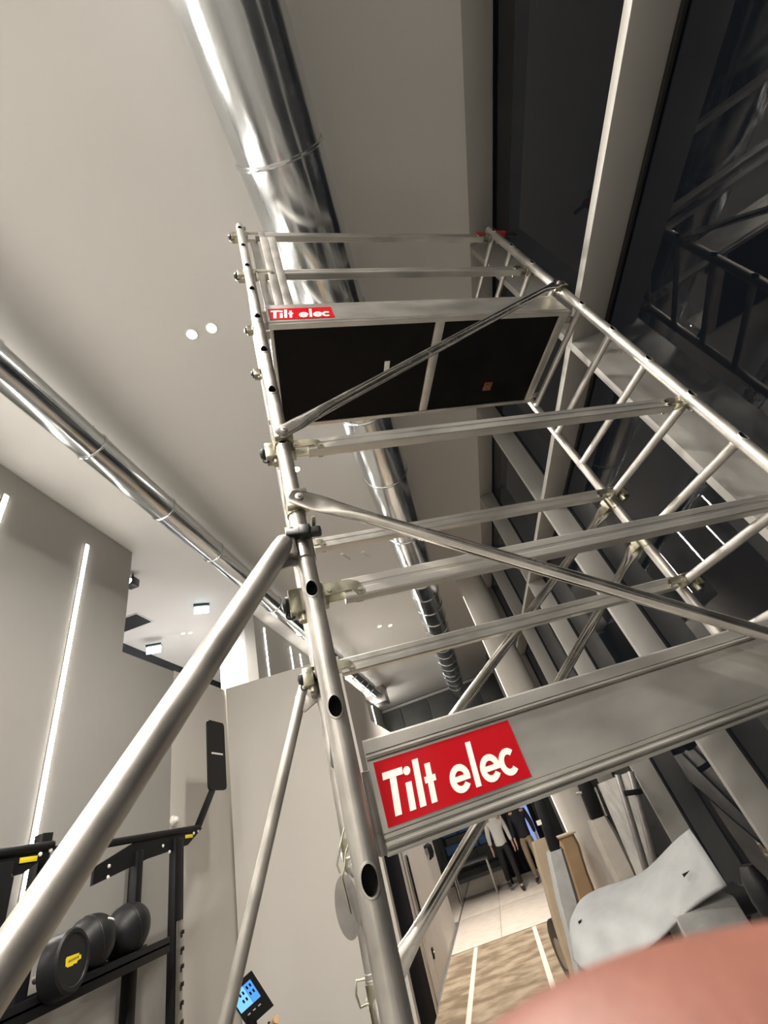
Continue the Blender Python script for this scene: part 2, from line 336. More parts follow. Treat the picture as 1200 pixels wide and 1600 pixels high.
def sign_box(p, rz, label):
    t = empty('emergency_light', p, rz); tag(t, label, 'light')
    bm = B(); box(bm, (-.13, -.05, -.035), (.13, .05, 0), .006); obj('housing', bm, 'black_plastic', t)
    bm = B(); box(bm, (-.12, -.012, -.17), (.12, .012, -.036), .003); obj('lit_panel', bm, 'exit_lit', t)
    return t
sign_box((-3.71, 6.21, CEIL), math.radians(32), 'lit emergency sign hanging from the recess ceiling')
s = sign_box((-5.0, 6.75, CEIL - .12), math.radians(25), 'lit emergency sign in front of the black recess wall')
sp = empty('spotlight', (-3.95, 4.75, CEIL)); tag(sp, 'small black box spotlight at the edge of the tall grey wall', 'light')
bm = B(); box(bm, (-.05, -.07, -.22), (.09, .07, -.09), .012); tube(bm, (.02, 0, -.1), (.02, 0, 0), .012, n_=10); obj('housing', bm, 'black_plastic', sp)
bm = B(); lathe(bm, [(0, .05), (.006, .045)], (.02, -.07, -.155), (0, -1, 0), 16); obj('lens', bm, 'exit_lit', sp)
vt = empty('ceiling_vent', (-4.9, 5.95, CEIL)); tag(vt, 'black square opening in the recess ceiling', 'vent')
bm = B(); box(bm, (-.25, -.2, -.012), (.28, .2, 0)); obj('opening', bm, 'gasket', vt)
bm = B()
for a_, b_ in (((-.27, -.22), (.30, -.2)), ((-.27, .2), (.30, .22)), ((-.27, -.2), (-.25, .2)), ((.28, -.2), (.30, .2))): box(bm, (*a_, -.016), (*b_, 0))
obj('rim', bm, 'wall_cool', vt)
for k, (x, y) in enumerate(((-1.02, 6.24), (-.675, 6.42))):
    t = empty('ceiling_hook', (x, y, CEIL)); tag(t, ['small ceiling fixing with two loose wires left of the spiral duct', 'small ceiling fixing with one short wire nearer the spiral duct'][k], 'hook')
    bm = B(); lathe(bm, [(-.015, .012), (-.012, .03), (0, .035)], (0, 0, 0), (0, 0, 1), 14); obj('socket', bm, 'white', t)
    bm = B()
    for q in range(2 - k): path_tube(bm, [(0, 0, -.01), (.05 + .02 * q, .02, -.10), (.11, -.04 + .03 * q, -.16 - .03 * q)], .004, 6)
    obj('wire', bm, 'wire', t)
st = empty('smoke_detector', (XA + .005, 5.34, .77)); tag(st, 'round white sensor on the wall above the gym rack', 'sensor')
bm = B(); lathe(bm, [(0, .055), (.02, .055), (.03, .045)], (0, 0, 0), (1, 0, 0), 24); obj('base', bm, 'white', st)
bm = B(); lathe(bm, [(.03, .04), (.055, .036), (.07, .022), (.074, .0)], (0, 0, 0), (1, 0, 0), 24); obj('dome', bm, 'white', st)

# ------------------------------------------------------------------ ventilation ducts
def duct(name, x, z, rr, joints, label, y_end, seam_rings=()):
    t = empty(name, (x, joints[0], z)); tag(t, label, 'duct')
    js = list(joints) + [y_end]
    for a_, b_ in zip(js[:-1], js[1:]):
        bm = B(); n_ = 48; L_ = b_ - a_; ks = 7; rings = []
        ph = random.uniform(0, 6)
        for k in range(ks):
            yy = a_ - joints[0] + L_ * k / (ks - 1)
            ring = []
            for i in range(n_):
                tt = 2 * math.pi * i / n_
                q = rr * (1 + .006 * math.sin(2 * tt + ph) + .004 * math.sin(3 * tt + 2 * yy) * math.sin(math.pi * k / (ks - 1)))
                ring.append(Vector((q * math.cos(tt), yy, q * math.sin(tt))))
            rings.append(ring)
        loft(bm, rings); obj('duct_section', bm, 'duct', t, angle=50)
        if b_ != y_end:
            bm = B(); yy = b_ - joints[0]
            torus(bm, (0, yy, 0), (0, 1, 0), rr + .003, .012, 48, 8)
            obj('collar', bm, 'duct', t)
            bm = B(); yy -= .02; tube(bm, (0, yy, rr - .01), (0, yy, CEIL - z), .006, n_=8)
            obj('hanger', bm, 'steel', t)
    if seam_rings:
        for yy in seam_rings:
            bm = B(); torus(bm, (0, yy - joints[0], 0), (0, 1, 0), rr + .003, .009, 40, 6); obj('spiral_seam', bm, 'duct', t)
    bm = B(); lathe(bm, [(0, rr * .98), (.02, rr * .98), (.02, rr * .5), (.03, 0.001)], (0, y_end - joints[0] - .03, 0), (0, 1, 0), 40); obj('end_cap', bm, 'duct', t)
duct('round_duct', .155, 3.60, .292, [-5.8, -3.7, -1.48, .742, 1.85, 2.96, 4.07, 5.53, 7.28, 8.73, 10.2, 11.7, 13.2, 14.7, 16.2], 'thick shiny round metal duct running above the scaffold', 17.9,
     [7.95, 9.5, 10.9, 12.4, 13.9, 15.4, 17.0])
duct('slim_duct', -2.53, 3.71, .152, [-5.8, -3.2, -.95, .15, 1.26, 2.34, 3.455, 4.557, 5.6, 6.57, 8.0, 9.6, 11.2, 12.6, 13.9], 'slimmer shiny round metal duct along the left ceiling', 15.2, [10.4, 11.9, 13.2])
bm = B(); box(bm, (-2.75, 15.2, 3.45), (-2.3, 15.9, CEIL - .002), .01); tag(obj('duct_plenum', bm, 'steel'), 'grey sheet metal box at the far end of the slim duct', 'duct')

# ------------------------------------------------------------------ scaffold tower (local axes: x along the platforms, y across, z up from the floor)
SO = (-.258, .947); YAW = .31750; LEN = 1.8016; WID = .6965; RP = .025
ZR = lambda k: 1.943 + .29125 * k
tower = empty('scaffold_tower', (SO[0], SO[1], FLOOR), YAW)
tag(tower, 'tall aluminium mobile scaffold tower with two platforms, rails and braces', 'scaffold')
OV = 1.55; KS = list(range(-6, 12)); TOP = ZR(11) + .085
def post_mesh():
    bm = B(); n_ = 32
    prof = [(.16, .022), (.165, RP), (TOP - .05, RP), (TOP, RP - .001)]
    lathe(bm, prof, (0, 0, 0), (0, 0, 1), n_)
    return bm
post_o = obj('post', post_mesh(), 'alu')
bm = B()
for k in KS: loft(bm, [[Vector((.0145 * math.cos(2 * math.pi * i / 24), y_, ZR(k) + OV * .0145 * math.sin(2 * math.pi * i / 24))) for i in range(24)] for y_ in (-.06, .012)])
cut = obj('cutter', bm, 'alu', smooth=False)
md = post_o.modifiers.new('holes', 'BOOLEAN'); md.object = cut; md.operation = 'DIFFERENCE'; md.solver = 'EXACT'
dg = bpy.context.evaluated_depsgraph_get(); me = bpy.data.meshes.new_from_object(post_o.evaluated_get(dg))
post_o.modifiers.clear(); post_o.data = me; me.materials.append(M['gasket'])
for p in me.polygons:                                  # bore faces coloured black to stand for the dark inside the rungs
    c = p.center
    if abs(c.x) < .0158 and c.y > -.0245 and c.y < .0125 and math.hypot(c.x, c.y) < RP - .0012 and c.z > .17 and c.z < TOP - .06: p.material_index = 1
me.shade_smooth(); me.set_sharp_from_angle(angle=math.radians(30))
bpy.data.objects.remove(cut)
bm = B()
n_ = 24; R1, R2 = .0144, .0176                         # rung with a flared rim swaged round its open end on the post
for sgn in (-1, 1):
    rings = []
    for rad, off in ((R1, .0002), (R1, .0022), (R2, .0020), (R2 + .001, -.001)):
        ring = []
        for i in range(n_):
            t = 2 * math.pi * i / n_; x = rad * math.cos(t); ring.append(Vector((x, sgn * (math.sqrt(RP * RP - x * x) + off), (rad + .0145 * (OV - 1)) * math.sin(t))))
        rings.append(ring)
    loft(bm, rings, caps=False)
    for v in bm.verts:
        if abs(v.co.y) < .05 and not v.tag: v.co.y += (0 if sgn < 0 else WID); v.tag = True
ov = lambda y, q: [Vector(((.0155 + q) * math.cos(2 * math.pi * i / 24), y, (.0215 + q) * math.sin(2 * math.pi * i / 24))) for i in range(24)]
loft(bm, [ov(.016, .004), ov(.024, .004), ov(.030, 0), ov(WID - .030, 0), ov(WID - .024, .004), ov(WID - .016, .004)])
rung_o = obj('rung', bm, 'alu')
bm = B()
for z in (ZR(7) - .04, ZR(7) - .055, ZR(-.78), ZR(-.78) - .012): torus(bm, (0, 0, z), (0, 0, 1), RP, .002, 28, 6)
for z in (ZR(-.75),): lathe(bm, [(0, RP + .0015), (.10, RP + .0015)], (0, 0, z - .11), (0, 0, 1), 28)
coll_o = obj('collar', bm, 'alu')
bm = B(); lathe(bm, [(0, .017), (.045, .017), (.06, .010), (.075, .009)], (0, 0, TOP - .002), (0, 0, 1), 16); box(bm, (.008, -.012, TOP - .03), (.036, .012, TOP - .012), .003); spig_o = obj('spigot', bm, 'steel')
# castor at the foot
bm = B(); lathe(bm, [(-.02, .045), (-.017, .0625), (.017, .0625), (.02, .045)], (.03, 0, .0635), (0, 1, 0), 28); wheel_o = obj('castor_wheel', bm, 'black_rubber')
bm = B(); box(bm, (-.02, -.032, .05), (.05, -.025, .15), .003); box(bm, (-.02, .025, .05), (.05, .032, .15), .003); box(bm, (-.025, -.032, .145), (.05, .032, .16), .003); tube(bm, (.03, -.034, .0635), (.03, .034, .0635), .008, n_=12); fork_o = obj('castor_fork', bm, 'zinc')
first = True
for x in (0, LEN):
    fr_ = empty('end_frame', (x, 0, 0), 0, tower)
    for y, rz in ((0, 0), (WID, math.pi)):
        for src in (post_o, coll_o, wheel_o, fork_o) + ((spig_o,) if x == 0 else ()):
            o = src if (first and y == 0) else src.copy()
            if o is not src: C.objects.link(o)
            o.parent = fr_; o.location = (0, y, 0); o.rotation_euler = (0, 0, rz)
    for k in KS:
        o = rung_o if (first and k == KS[0]) else rung_o.copy()
        if o is not rung_o: C.objects.link(o)
        o.parent = fr_; o.location = (0, 0, ZR(k))
    first = False

# rails (rectangular tube with a snap-on claw at each end)
RH, RW = .058, .040
def rail_proto():
    t = empty('guard_rail', (0, 0, 0), 0, tower)
    bm = B(); x0, x1 = .085, LEN - .085; h, wv = RH / 2, RW / 2
    prof = [(-wv, -h + .004), (-wv + .004, -h), (wv - .004, -h), (wv, -h + .004), (wv, h - .004), (wv - .004, h), (-wv + .004, h), (-wv, h - .004), (-wv, .007), (-wv + .0025, .005), (-wv + .0025, -.005), (-wv, -.007)]
    loft(bm, [[Vector((x, a_, b_)) for a_, b_ in prof] for x in (x0, x1)]); obj('rail_tube', bm, 'alu_brush', t)
    for sx, xo in ((1, 0.0), (-1, LEN)):
        bm = B(); P = lambda x, y, z: Vector((xo + sx * x, y, z))
        def bx(a_, b_, bev=.003):
            lo = [min(p, q) for p, q in zip(P(*a_), P(*b_))]; hi = [max(p, q) for p, q in zip(P(*a_), P(*b_))]; box(bm, lo, hi, bev)
        for ys in (-RW / 2 - .004, RW / 2 - .001):                    # cheek plates with a rounded drop nose
            pts = [(.03, -.012), (.105, -.010), (.118, -.028), (.135, -.028), (.138, -.010), (.125, .012), (.10, .022), (.03, .024)]
            slab(bm, [P(a_, ys, b_) for a_, b_ in pts], .005, (0, 1, 0))
        bx((.022, -.022, -.03), (.04, .022, .022)); bx((-.022, -.022, .0225), (.03, .022, .031))
        obj('claw', bm, 'zinc', t)
        bm = B(); bx((-.062, -.024, -.042), (-.022, .024, .028), .005); tube(bm, P(-.03, 0, -.06), P(-.03, 0, -.04), .014, n_=14); obj('latch_body', bm, 'zinc', t)
        bm = B(); lathe(bm, [(0, .020), (.008, .021), (.016, .016), (.02, .004)], P(-.062, 0, -.005), (-sx, 0, 0), 18); torus(bm, P(-.062, 0, -.035), (0, 1, 0), .011, .003, 16, 6); obj('release_button', bm, 'black_plastic', t)
        bm = B()
        for ys in (-1, 1): lathe(bm, [(0, .006), (.003, .005)], P(.127, ys * (RW / 2 + .004), -.014), (0, ys, 0), 12); lathe(bm, [(0, .006), (.003, .005)], P(.045, ys * (RW / 2 + .004), 0), (0, ys, 0), 12)
        obj('rivet', bm, 'steel', t)
    return t
rail0 = rail_proto()
RAILS = [(4, .030), (2, .030), (11, .030), (9, .030), (4, WID - .055), (2, WID - .055), (11, WID - .055), (9, WID - .055)]
for i, (k, y) in enumerate(RAILS):
    t = rail0 if i == 0 else child_copy(rail0, tower)
    t.location = (0, y, ZR(k))

# diagonal braces: round tube with flattened ends bolted to a clamp
def brace(p0, p1, y_face, rr=.0195):
    p0 = Vector(p0); p1 = Vector(p1); t = empty('diagonal_brace', (0, 0, 0), 0, tower)
    dv = (p1 - p0); L_ = dv.length; dn = dv.normalized(); yv = Vector((0, 1, 0)); a = dn.cross(yv).normalized()
    bm = B(); rings = []
    stations = [(-.03, .02, .004), (-.022, .028, .0045), (.05, .032, .005), (.075, .031, .007), (.11, .027, .012), (.16, .022, .018), (.21, rr, rr)]
    st_ = stations + [(L_ - s_, a_, b_) for s_, a_, b_ in reversed(stations)]
    for s_, a_, b_ in st_:
        c = p0 + dn * s_; rings.append([c + a * a_ * math.cos(2 * math.pi * i / 24) + yv * b_ * math.sin(2 * math.pi * i / 24) for i in range(24)])
    loft(bm, rings); obj('brace_tube', bm, 'brace', t, angle=60)
    s_ = -1 if y_face < .3 else 1
    for p in (p0, p1):
        bm = B(); q = 0.0 if p.x < .9 else LEN
        yc = 0 if y_face < .3 else WID
        lathe(bm, [(-.035, RP + .0035), (.045, RP + .0035)], (q, yc, p.z), (0, 0, 1), 24)
        box(bm, (min(q, p.x) - .024, min(yc, p.y) , p.z - .026), (max(q, p.x) + .026, max(yc, p.y), p.z + .04), .004)
        obj('brace_clamp', bm, 'zinc', t)
        bm = B(); lathe(bm, [(0, .013), (.006, .012), (.007, .006), (.010, .005)], (p.x, p.y + s_ * .004, p.z), (0, s_, 0), 14); obj('rivet', bm, 'steel', t)
brace((.012, -.040, ZR(0) + 1.19), (LEN - .03, -.040, ZR(0) + 2.265), 0)
brace((.015, -.042, ZR(0) + .878), (LEN, -.042, ZR(0) - .262), 0)
brace((0, WID + .036, ZR(0) + .03), (LEN - .02, WID + .036, ZR(0) + 1.13), WID)
brace((0, WID + .036, ZR(0) - .29), (LEN - .02, WID + .036, ZR(0) + .86), WID)

# platforms
def letters(bm, mtx):
    sh = .11
    def S(x, y): return (x + sh * (y - .055) , y)
    def rect(x0, y0, x1, y1, t_=.0007): prism(bm, [S(x0, y0), S(x1, y0), S(x1, y1), S(x0, y1)], t_, mtx)
    def arc(cx, cy, rx, ry, th, a0, a1, n_=18):
        for i in range(n_):
            t0 = math.radians(a0 + (a1 - a0) * i / n_); t1 = math.radians(a0 + (a1 - a0) * (i + 1) / n_)
            q = [(cx + rx * math.cos(t0), cy + ry * math.sin(t0)), (cx + rx * math.cos(t1), cy + ry * math.sin(t1)),
                 (cx + (rx - th) * math.cos(t1), cy + (ry - th) * math.sin(t1)), (cx + (rx - th) * math.cos(t0), cy + (ry - th) * math.sin(t0))]
            prism(bm, [S(*p) for p in q], .0007, mtx)
    rect(.005, .078, .049, .091, .0009); rect(.0195, .0135, .0335, .079)
    rect(.0505, .0135, .0638, .0615)
    prism(bm, [S(.0578 + .0078 * math.cos(2 * math.pi * i / 20), .0815 + .0078 * math.sin(2 * math.pi * i / 20)) for i in range(20)], .0007, mtx)
    rect(.0725, .0135, .0858, .097)
    rect(.0975, .0135, .110, .083); rect(.092, .049, .1165, .0605, .0009)
    for cx in (.168, .239):
        arc(cx, .038, .0235, .0255, .0122, 0, 325); rect(cx - .020, .0325, cx + .0228, .0425, .0009)
    rect(.1975, .0135, .2098, .097)
    arc(.2835, .038, .0225, .0255, .0122, 45, 315)
def platform(zb, H, grooves, detail):
    t = empty('platform', (0, 0, ZR(0)), 0, tower)
    # side profile: (height, inset)
    def side(y, s_):
        bm = B(); prof = [(0, 0)]
        pts = []
        for g0, g1, dep in grooves: pts += [(g0, 0), (g0 + .0015, dep * 1.5), (g1 - .0015, dep * 1.5), (g1, 0)]
        outer = [(zb, .003), (zb + .003, 0)] + [(zb + a_, b_) for a_, b_ in pts] + [(zb + H - .004, 0), (zb + H, .004)]
        inner = [(zb + H, .018), (zb, .026)]
        ring = lambda x: [Vector((x, y + s_ * b_, a_)) for a_, b_ in outer + inner]
        loft(bm, [ring(.046), ring(LEN - .046)]); return obj('side_beam', bm, 'alu_brush', t)
    sb = side(.03, 1); side(WID - .03, -1)
    for x, w_ in ((.046, .020), (LEN - .046 - .055, .055)):
        bm = B(); box(bm, (x, .056, zb), (x + w_, WID - .056, zb + .06), .004); obj('end_beam', bm, 'alu_brush', t)
    xm = .92
    bm = B(); box(bm, (xm, .056, zb + .001), (xm + .055, WID - .056, zb + .05), .003); obj('cross_member', bm, 'alu_brush', t)
    for x0, x1, nm in ((.0655, xm, 'deck_panel'), (xm + .055, LEN - .1005, 'deck_hatch')):
        bm = B(); box(bm, (x0, .05, zb + .008), (x1, WID - .05, zb + .020)); obj(nm, bm, 'ply', t)
    for x in (.0, LEN):                                          # hooks over the end rungs
        s_ = 1 if x == 0 else -1
        for y in (.085, WID - .085):
            bm = B(); a_ = x - .022 * s_; b_ = x + .06 * s_
            box(bm, (min(a_, b_), y - .02, .0225), (max(a_, b_), y + .02, .0305), .002)
            bm.transform(Matrix.Translation((0, 0, 0)) if zb < .1 else Matrix.Translation((0, 0, ZR(7) - ZR(0))))
            obj('hook', bm, 'steel', t)
    for x in (.028, LEN - .047):                                 # bent end bracket beside the post
        bm = B(); box(bm, (x, .034, zb + .01), (x + .019, .060, zb + H * .72), .002); box(bm, (x + .002, .031, zb + .004), (x + .016, .036, zb + .04), .001); obj('end_bracket', bm, 'steel', t)
    st_ = None
    bm = B(); box(bm, (.057, .0282, zb + .022 + detail), (.379, .0294, zb + .136 + detail)); st_ = obj('sticker', bm, 'red', t)
    bm = B(); letters(bm, Matrix(((1, 0, 0, .057 + .004), (0, 0, -1, .0280), (0, 1, 0, zb + .022 + detail), (0, 0, 0, 1)))); lt = obj('lettering', bm, 'white', t, smooth=False)
    lt['label'] = 'white lettering Tilt elec'; st_['label'] = 'red sticker behind white lettering'
    return t
G = [(.007, .011, .005), (.013, .019, -.004), (.022, .027, .005), (.033, .036, .002), (.160, .164, .005), (.166, .171, -.004), (.173, .176, .003)]
platform(.018, .203, G, .020)
up = platform(2.058, .207, [(.010, .014, .004), (.020, .024, -.003), (.172, .176, .004)], .024)
bm = B(); box(bm, (.655, .270, 2.0625), (.685, .335, 2.0655)); obj('paper_tag', bm, 'paper', up)
bm = B(); box(bm, (1.345, .470, 2.058), (1.40, .530, 2.066), .002); tube(bm, (1.36, .48, 2.055), (1.39, .52, 2.055), .005, n_=10); obj('hatch_latch', bm, 'orange', up)
# aluminium boards stowed upright on the upper platform beside the left frame
for k, (x0, x1, z0, z1, y0) in enumerate(((.052, .098, 2.268, 3.20, .048), (.103, .148, 2.24, 3.02, -.014), (.150, .196, 2.24, 3.02, -.016))):
    bm = B()
    if k == 0: box(bm, (x0, y0, ZR(0) + z0), (x1, y0 + .022, ZR(0) + z1), .002)
    else: beam(bm, ((x0 + x1) / 2, .058, ZR(0) + z0), ((x0 + x1) / 2, -.026, ZR(0) + z1), x1 - x0, .02, .002, up=Vector((0, -1, 0)))
    if k == 0: box(bm, (x0 - .004, y0 - .004, ZR(0) + 2.70), (x0 + .004, y0 + .026, ZR(0) + 3.20), .001)
    obj('stowed_board', bm, 'alu', tower)
bm = B(); box(bm, (.104, -.034, ZR(0) + 3.01), (.140, -.022, ZR(0) + 3.115), .002); obj('board_end_plate', bm, 'steel', tower)
# red clip on the top right rail end, oval plate and wire pins on the left frame
bm = B(); box(bm, (LEN - .13, .0, ZR(11) + .005), (LEN - .06, .05, ZR(11) + .045), .006); box(bm, (LEN + .025, -.02, ZR(11) - .02), (LEN + .10, .02, ZR(11) + .02), .008); obj('red_clip', bm, 'red_plastic', tower)
bm = B(); tube(bm, (LEN + .09, 0, ZR(11) - .01), (LEN + .18, 0, ZR(11) - .02), .014, n_=12); obj('clip_grip', bm, 'black_plastic', tower)
bm = B(); lathe(bm, [(0, .055), (.004, .055)], (0, 0, 0), (0, 1, 0), 32); bm.transform(Matrix.Translation((-.040, WID - .06, ZR(0) - .075)) @ Matrix.Diagonal((.62, 1, 1.28, 1))); obj('locking_plate', bm, 'steel', tower)
bm = B(); z = ZR(0)
path_tube(bm, [(-.01, WID - .07, z + .10), (-.035, WID - .07, z + .055), (-.05, WID - .07, z + .02), (-.045, WID - .07, z + .0)], .003, 8)
path_tube(bm, [(.0, WID - .09, z + .07), (-.02, WID - .09, z + .04), (-.03, WID - .09, z + .01), (-.042, WID - .09, z - .01), (-.035, WID - .09, z - .09)], .003, 8)
obj('wire_pin', bm, 'zinc', tower)
bm = B(); z = ZR(0) - .235
path_tube(bm, [(-.024, WID, z), (-.05, WID, z + .005), (-.056, WID, z - .02), (-.05, WID, z - .045), (-.024, WID, z - .045)], .003, 8); obj('wire_pin', bm, 'zinc', tower)

# stabilisers (outriggers) clamped to the two left posts
rot = Matrix.Translation((SO[0], SO[1], FLOOR)) @ Matrix.Rotation(YAW, 4, 'Z')
inv = rot.inverted()
def stabiliser(p1, through, rr, label, post_y, clamp_z, collar):
    p1 = rot @ Vector(p1); p2 = Vector(through); dn = (p2 - p1).normalized(); p3 = p1 + dn * ((FLOOR + .04 - p1.z) / dn.z)
    t = empty('stabiliser', (0, 0, 0)); t.location = (p3.x, p3.y, FLOOR); tag(t, label, 'stabiliser', 'scaffold stabilisers')
    L_ = Matrix.Translation(-t.location)
    bm = B(); a, b_ = frame_of(dn); rings = []
    for s_, q in ((-.045, .3), (-.038, .7), (-.024, .92), (0, 1.0), ((p3 - p1).length, 1.0)):
        rings.append([p1 + dn * s_ + (a * math.cos(2 * math.pi * i / 28) + b_ * math.sin(2 * math.pi * i / 28)) * rr * q for i in range(28)])
    loft(bm, rings); bm.transform(L_); obj('leg_tube', bm, 'alu', t, angle=50)
    bm = B(); lathe(bm, [(-.04, .05), (-.02, .06), (0, .04), (.05, .03)], p3, (0, 0, 1), 24); bm.transform(L_); obj('rubber_foot', bm, 'black_rubber', t)
    # half-shell clamp round the post with wing nut
    R_ = rot
    bm = B(); lathe(bm, [(-.05, RP + .005), (.05, RP + .005)], R_ @ Vector((0, post_y, clamp_z)), (0, 0, 1), 28)
    pc = R_ @ Vector((-.03, post_y - .005, clamp_z)); box(bm, (-.012, -.035, -.045), (.012, .035, .045), .004, Matrix.Translation(pc) @ Matrix.Rotation(YAW, 4, 'Z'))
    beam(bm, p1 + dn * .04, R_ @ Vector((-.02, post_y, clamp_z - .02)), .012, .07, .003)
    bm.transform(L_); obj('clamp', bm, 'steel', t)
    bm = B(); c = R_ @ Vector((.012, post_y - .042, clamp_z + .012)); mt = Matrix.Translation(c) @ Matrix.Rotation(YAW - .15, 4, 'Z') @ Matrix.Rotation(.18, 4, 'Y')
    box(bm, (-.052, -.016, -.011), (.044, .012, .011), .005, mt); box(bm, (-.016, -.024, -.016), (.016, .012, .016), .005, mt)
    bm.transform(L_); obj('wing_nut', bm, 'black_plastic', t)
    bm = B(); tube(bm, c + Vector((.02, .02, .012)), c + Vector((.035, -.02, .03)), .006, n_=10); bm.transform(L_); obj('clamp_bolt', bm, 'zinc', t)
    return t
stabiliser((-.060, -.032, ZR(0) + .715), (-.615, .606, .012), .0295, 'thick tubular stabiliser leg sweeping from the front left post towards the viewer', 0.0, ZR(0) + .735, True)
stabiliser((-.075, WID + .01, ZR(0) + .545), (-.885, 1.56, -.275), .0200, 'thinner tubular stabiliser leg descending from the rear left post', WID, ZR(0) + .56, False)

# ------------------------------------------------------------------ gym equipment along the left wall
RX = -3.1
def rack(y_off, with_sign, label):
    t = empty('gym_rack', (RX, y_off, FLOOR)); tag(t, label, 'rack', 'black gym racks')
    zf = -FLOOR
    def up(y, x, w_, top): 
        bm = B(); box(bm, (x - .035, y - w_ / 2, 0), (x + .035, y + w_ / 2, zf + top), .006); return obj('upright', bm, 'black_paint', t)
    up(4.68, 0, .135, .52); up(4.12, 0, .075, .47); up(3.24, -.1, .09, .68); up(4.66, -.42, .09, .52); up(3.3, -.42, .075, .5)
    bm = B(); path_tube(bm, [(0, 3.32, zf + .55), (0, 3.7, zf + .55), (0, 5.05, zf + .585)], .028, 14); obj('pull_up_bar', bm, 'black_paint', t)
    bm = B(); slab(bm, [Vector((-.01, 3.63, zf + .30)), Vector((-.01, 3.63, zf + .41)), Vector((-.01, 4.12, zf + .55)), Vector((-.01, 5.12, zf + .58)), Vector((-.01, 4.85, zf + .45)), Vector((-.01, 4.25, zf + .40))], .02, (1, 0, 0)); obj('gusset_plate', bm, 'black_paint', t)
    bm = B()
    for y, z in ((3.78, .33), (3.78, .40), (4.45, .475), (4.55, .42), (4.75, .45), (4.95, .54), (5.03, .555)): lathe(bm, [(0, .014), (.006, .012), (.008, .004)], (.012, y, zf + z), (1, 0, 0), 12)
    obj('bolt', bm, 'white', t)
    bm = B(); box(bm, (.012, 4.80, zf + .505), (.016, 4.93, zf + .535), .001); e_ = obj('emblem', bm, 'yellow', t); e_['label'] = 'small yellow emblem'
    bm = B(); box(bm, (-.16, 2.9, zf - .225), (.14, 4.40, zf - .207), .003); box(bm, (.12, 2.9, zf - .27), (.14, 4.40, zf - .17), .003); box(bm, (-.16, 2.9, zf - .24), (-.14, 4.5, zf - .17), .003); obj('ball_shelf', bm, 'black_paint', t)
    bm = B(); box(bm, (.036, 4.66 - .02, 0.2), (.042, 4.66 + .075, zf - .10), .003)
    obj('hole_rail', bm, 'steel', t)
    bm = B()
    for q in range(14):
        z = zf - .20 - q * .11
        box(bm, (.040, 4.705, z), (.0455, 4.745, z + .028)); box(bm, (.040, 4.695, z - .02), (.0455, 4.715, z + .018))
    obj('slot', bm, 'gasket', t)
    bm = B(); box(bm, (-.5, 4.60, 0), (.15, 4.72, .06), .008); box(bm, (-.5, 4.08, 0), (.15, 4.16, .06), .008); box(bm, (-.47, 3.1, 0), (-.40, 4.7, .06), .008); obj('foot_beam', bm, 'black_paint', t)
    if with_sign:
        bm = B(); beam(bm, (0, 5.03, zf + .58), (0, 5.37, zf + .96), .012, .10, .003, up=Vector((0, -1, 1))); obj('sign_arm', bm, 'black_paint', t)
        bm = B(); pts = []
        for cy, cz, a0 in ((5.615, zf + 1.67, 0), (5.315, zf + 1.67, 90), (5.315, zf + .99, 180), (5.615, zf + .99, 270)):
            pts += [(-.012, cy + .05 * math.cos(math.radians(a0 + 22.5 * q)), cz + .05 * math.sin(math.radians(a0 + 22.5 * q))) for q in range(5)]
        slab(bm, [Vector(p) for p in pts], .024, (1, 0, 0)); s_ = obj('sign_panel', bm, 'black_paint', t)
        bm = B(); box(bm, (.0125, 5.335, zf + 1.325), (.014, 5.60, zf + 1.345)); o = obj('sign_stripe', bm, 'white', t); o['label'] = 'thin white stripe'
    return t
rack(0, True, 'black steel gym rack carrying balls and a tall sign panel on an arm')
rack(-1.83, False, 'black steel gym rack at the left border of the photo, partly behind the stabiliser tube')
for k, (y, z, rr, lb) in enumerate(((4.02, -.02, .170, 'smooth black medicine ball at the right end of the rack shelf'), (3.64, -.04, .170, 'black medicine ball with white lacing marks between ball and disc'))):
    t = empty('medicine_ball', (RX + .02, y, -.205)); tag(t, lb, 'ball', 'medicine balls on the rack')
    bm = B(); lathe(bm, [(rr - rr * math.cos(math.pi * i / 20), rr * math.sin(math.pi * i / 20)) for i in range(21)], (0, 0, 0), (0, 0, 1), 36); obj('shell', bm, 'black_rubber', t)
    bm = B(); torus(bm, (0, 0, rr), (.3, 1, .2), rr, .003, 48, 6); torus(bm, (0, 0, rr), (.9, -.2, .3), rr, .003, 48, 6); obj('seam', bm, 'black_plastic', t)
    if k == 1:
        bm = B()
        for q in range(6):
            a_ = .55 - .13 * q; e_ = .62
            dvec = Vector((math.cos(e_) * math.cos(a_ - .35), math.cos(e_) * math.sin(a_ + .2), math.sin(e_))).normalized()
            d2 = (dvec + Vector((.06, .05, .14))).normalized()
            path_tube(bm, [Vector((0, 0, rr)) + dvec * (rr + .001), Vector((0, 0, rr)) + d2 * (rr + .001)], .006, 6)
        obj('lacing', bm, 'white', t)
disc = empty('weight_disc', (RX + .20, 3.27, -.235)); tag(disc, 'round black weight disc with yellow emblem standing on the rack', 'weight')
rr = .160
bm = B(); lathe(bm, [(-.08, rr * .96), (-.075, rr), (.03, rr), (.042, rr - .012), (.042, rr - .03), (.036, rr - .036), (.036, 0.001)], (0, 0, rr), (1, .12, .12), 48); obj('plate', bm, 'black_rubber', disc)
ax = Vector((1, .12, .12)).normalized(); sy_ = Vector((-.12, 1, 0)).normalized(); sz_ = ax.cross(sy_)
bm = B(); c = Vector((0, 0, rr)) + ax * .0365
pts = [(-.052, -.020), (-.042, -.020), (-.042, -.026), (-.004, -.026), (-.004, -.022), (.022, -.022), (.026, -.014), (.050, -.010), (.050, .008), (.036, .008), (.036, .018), (-.046, .020), (-.052, .012)]
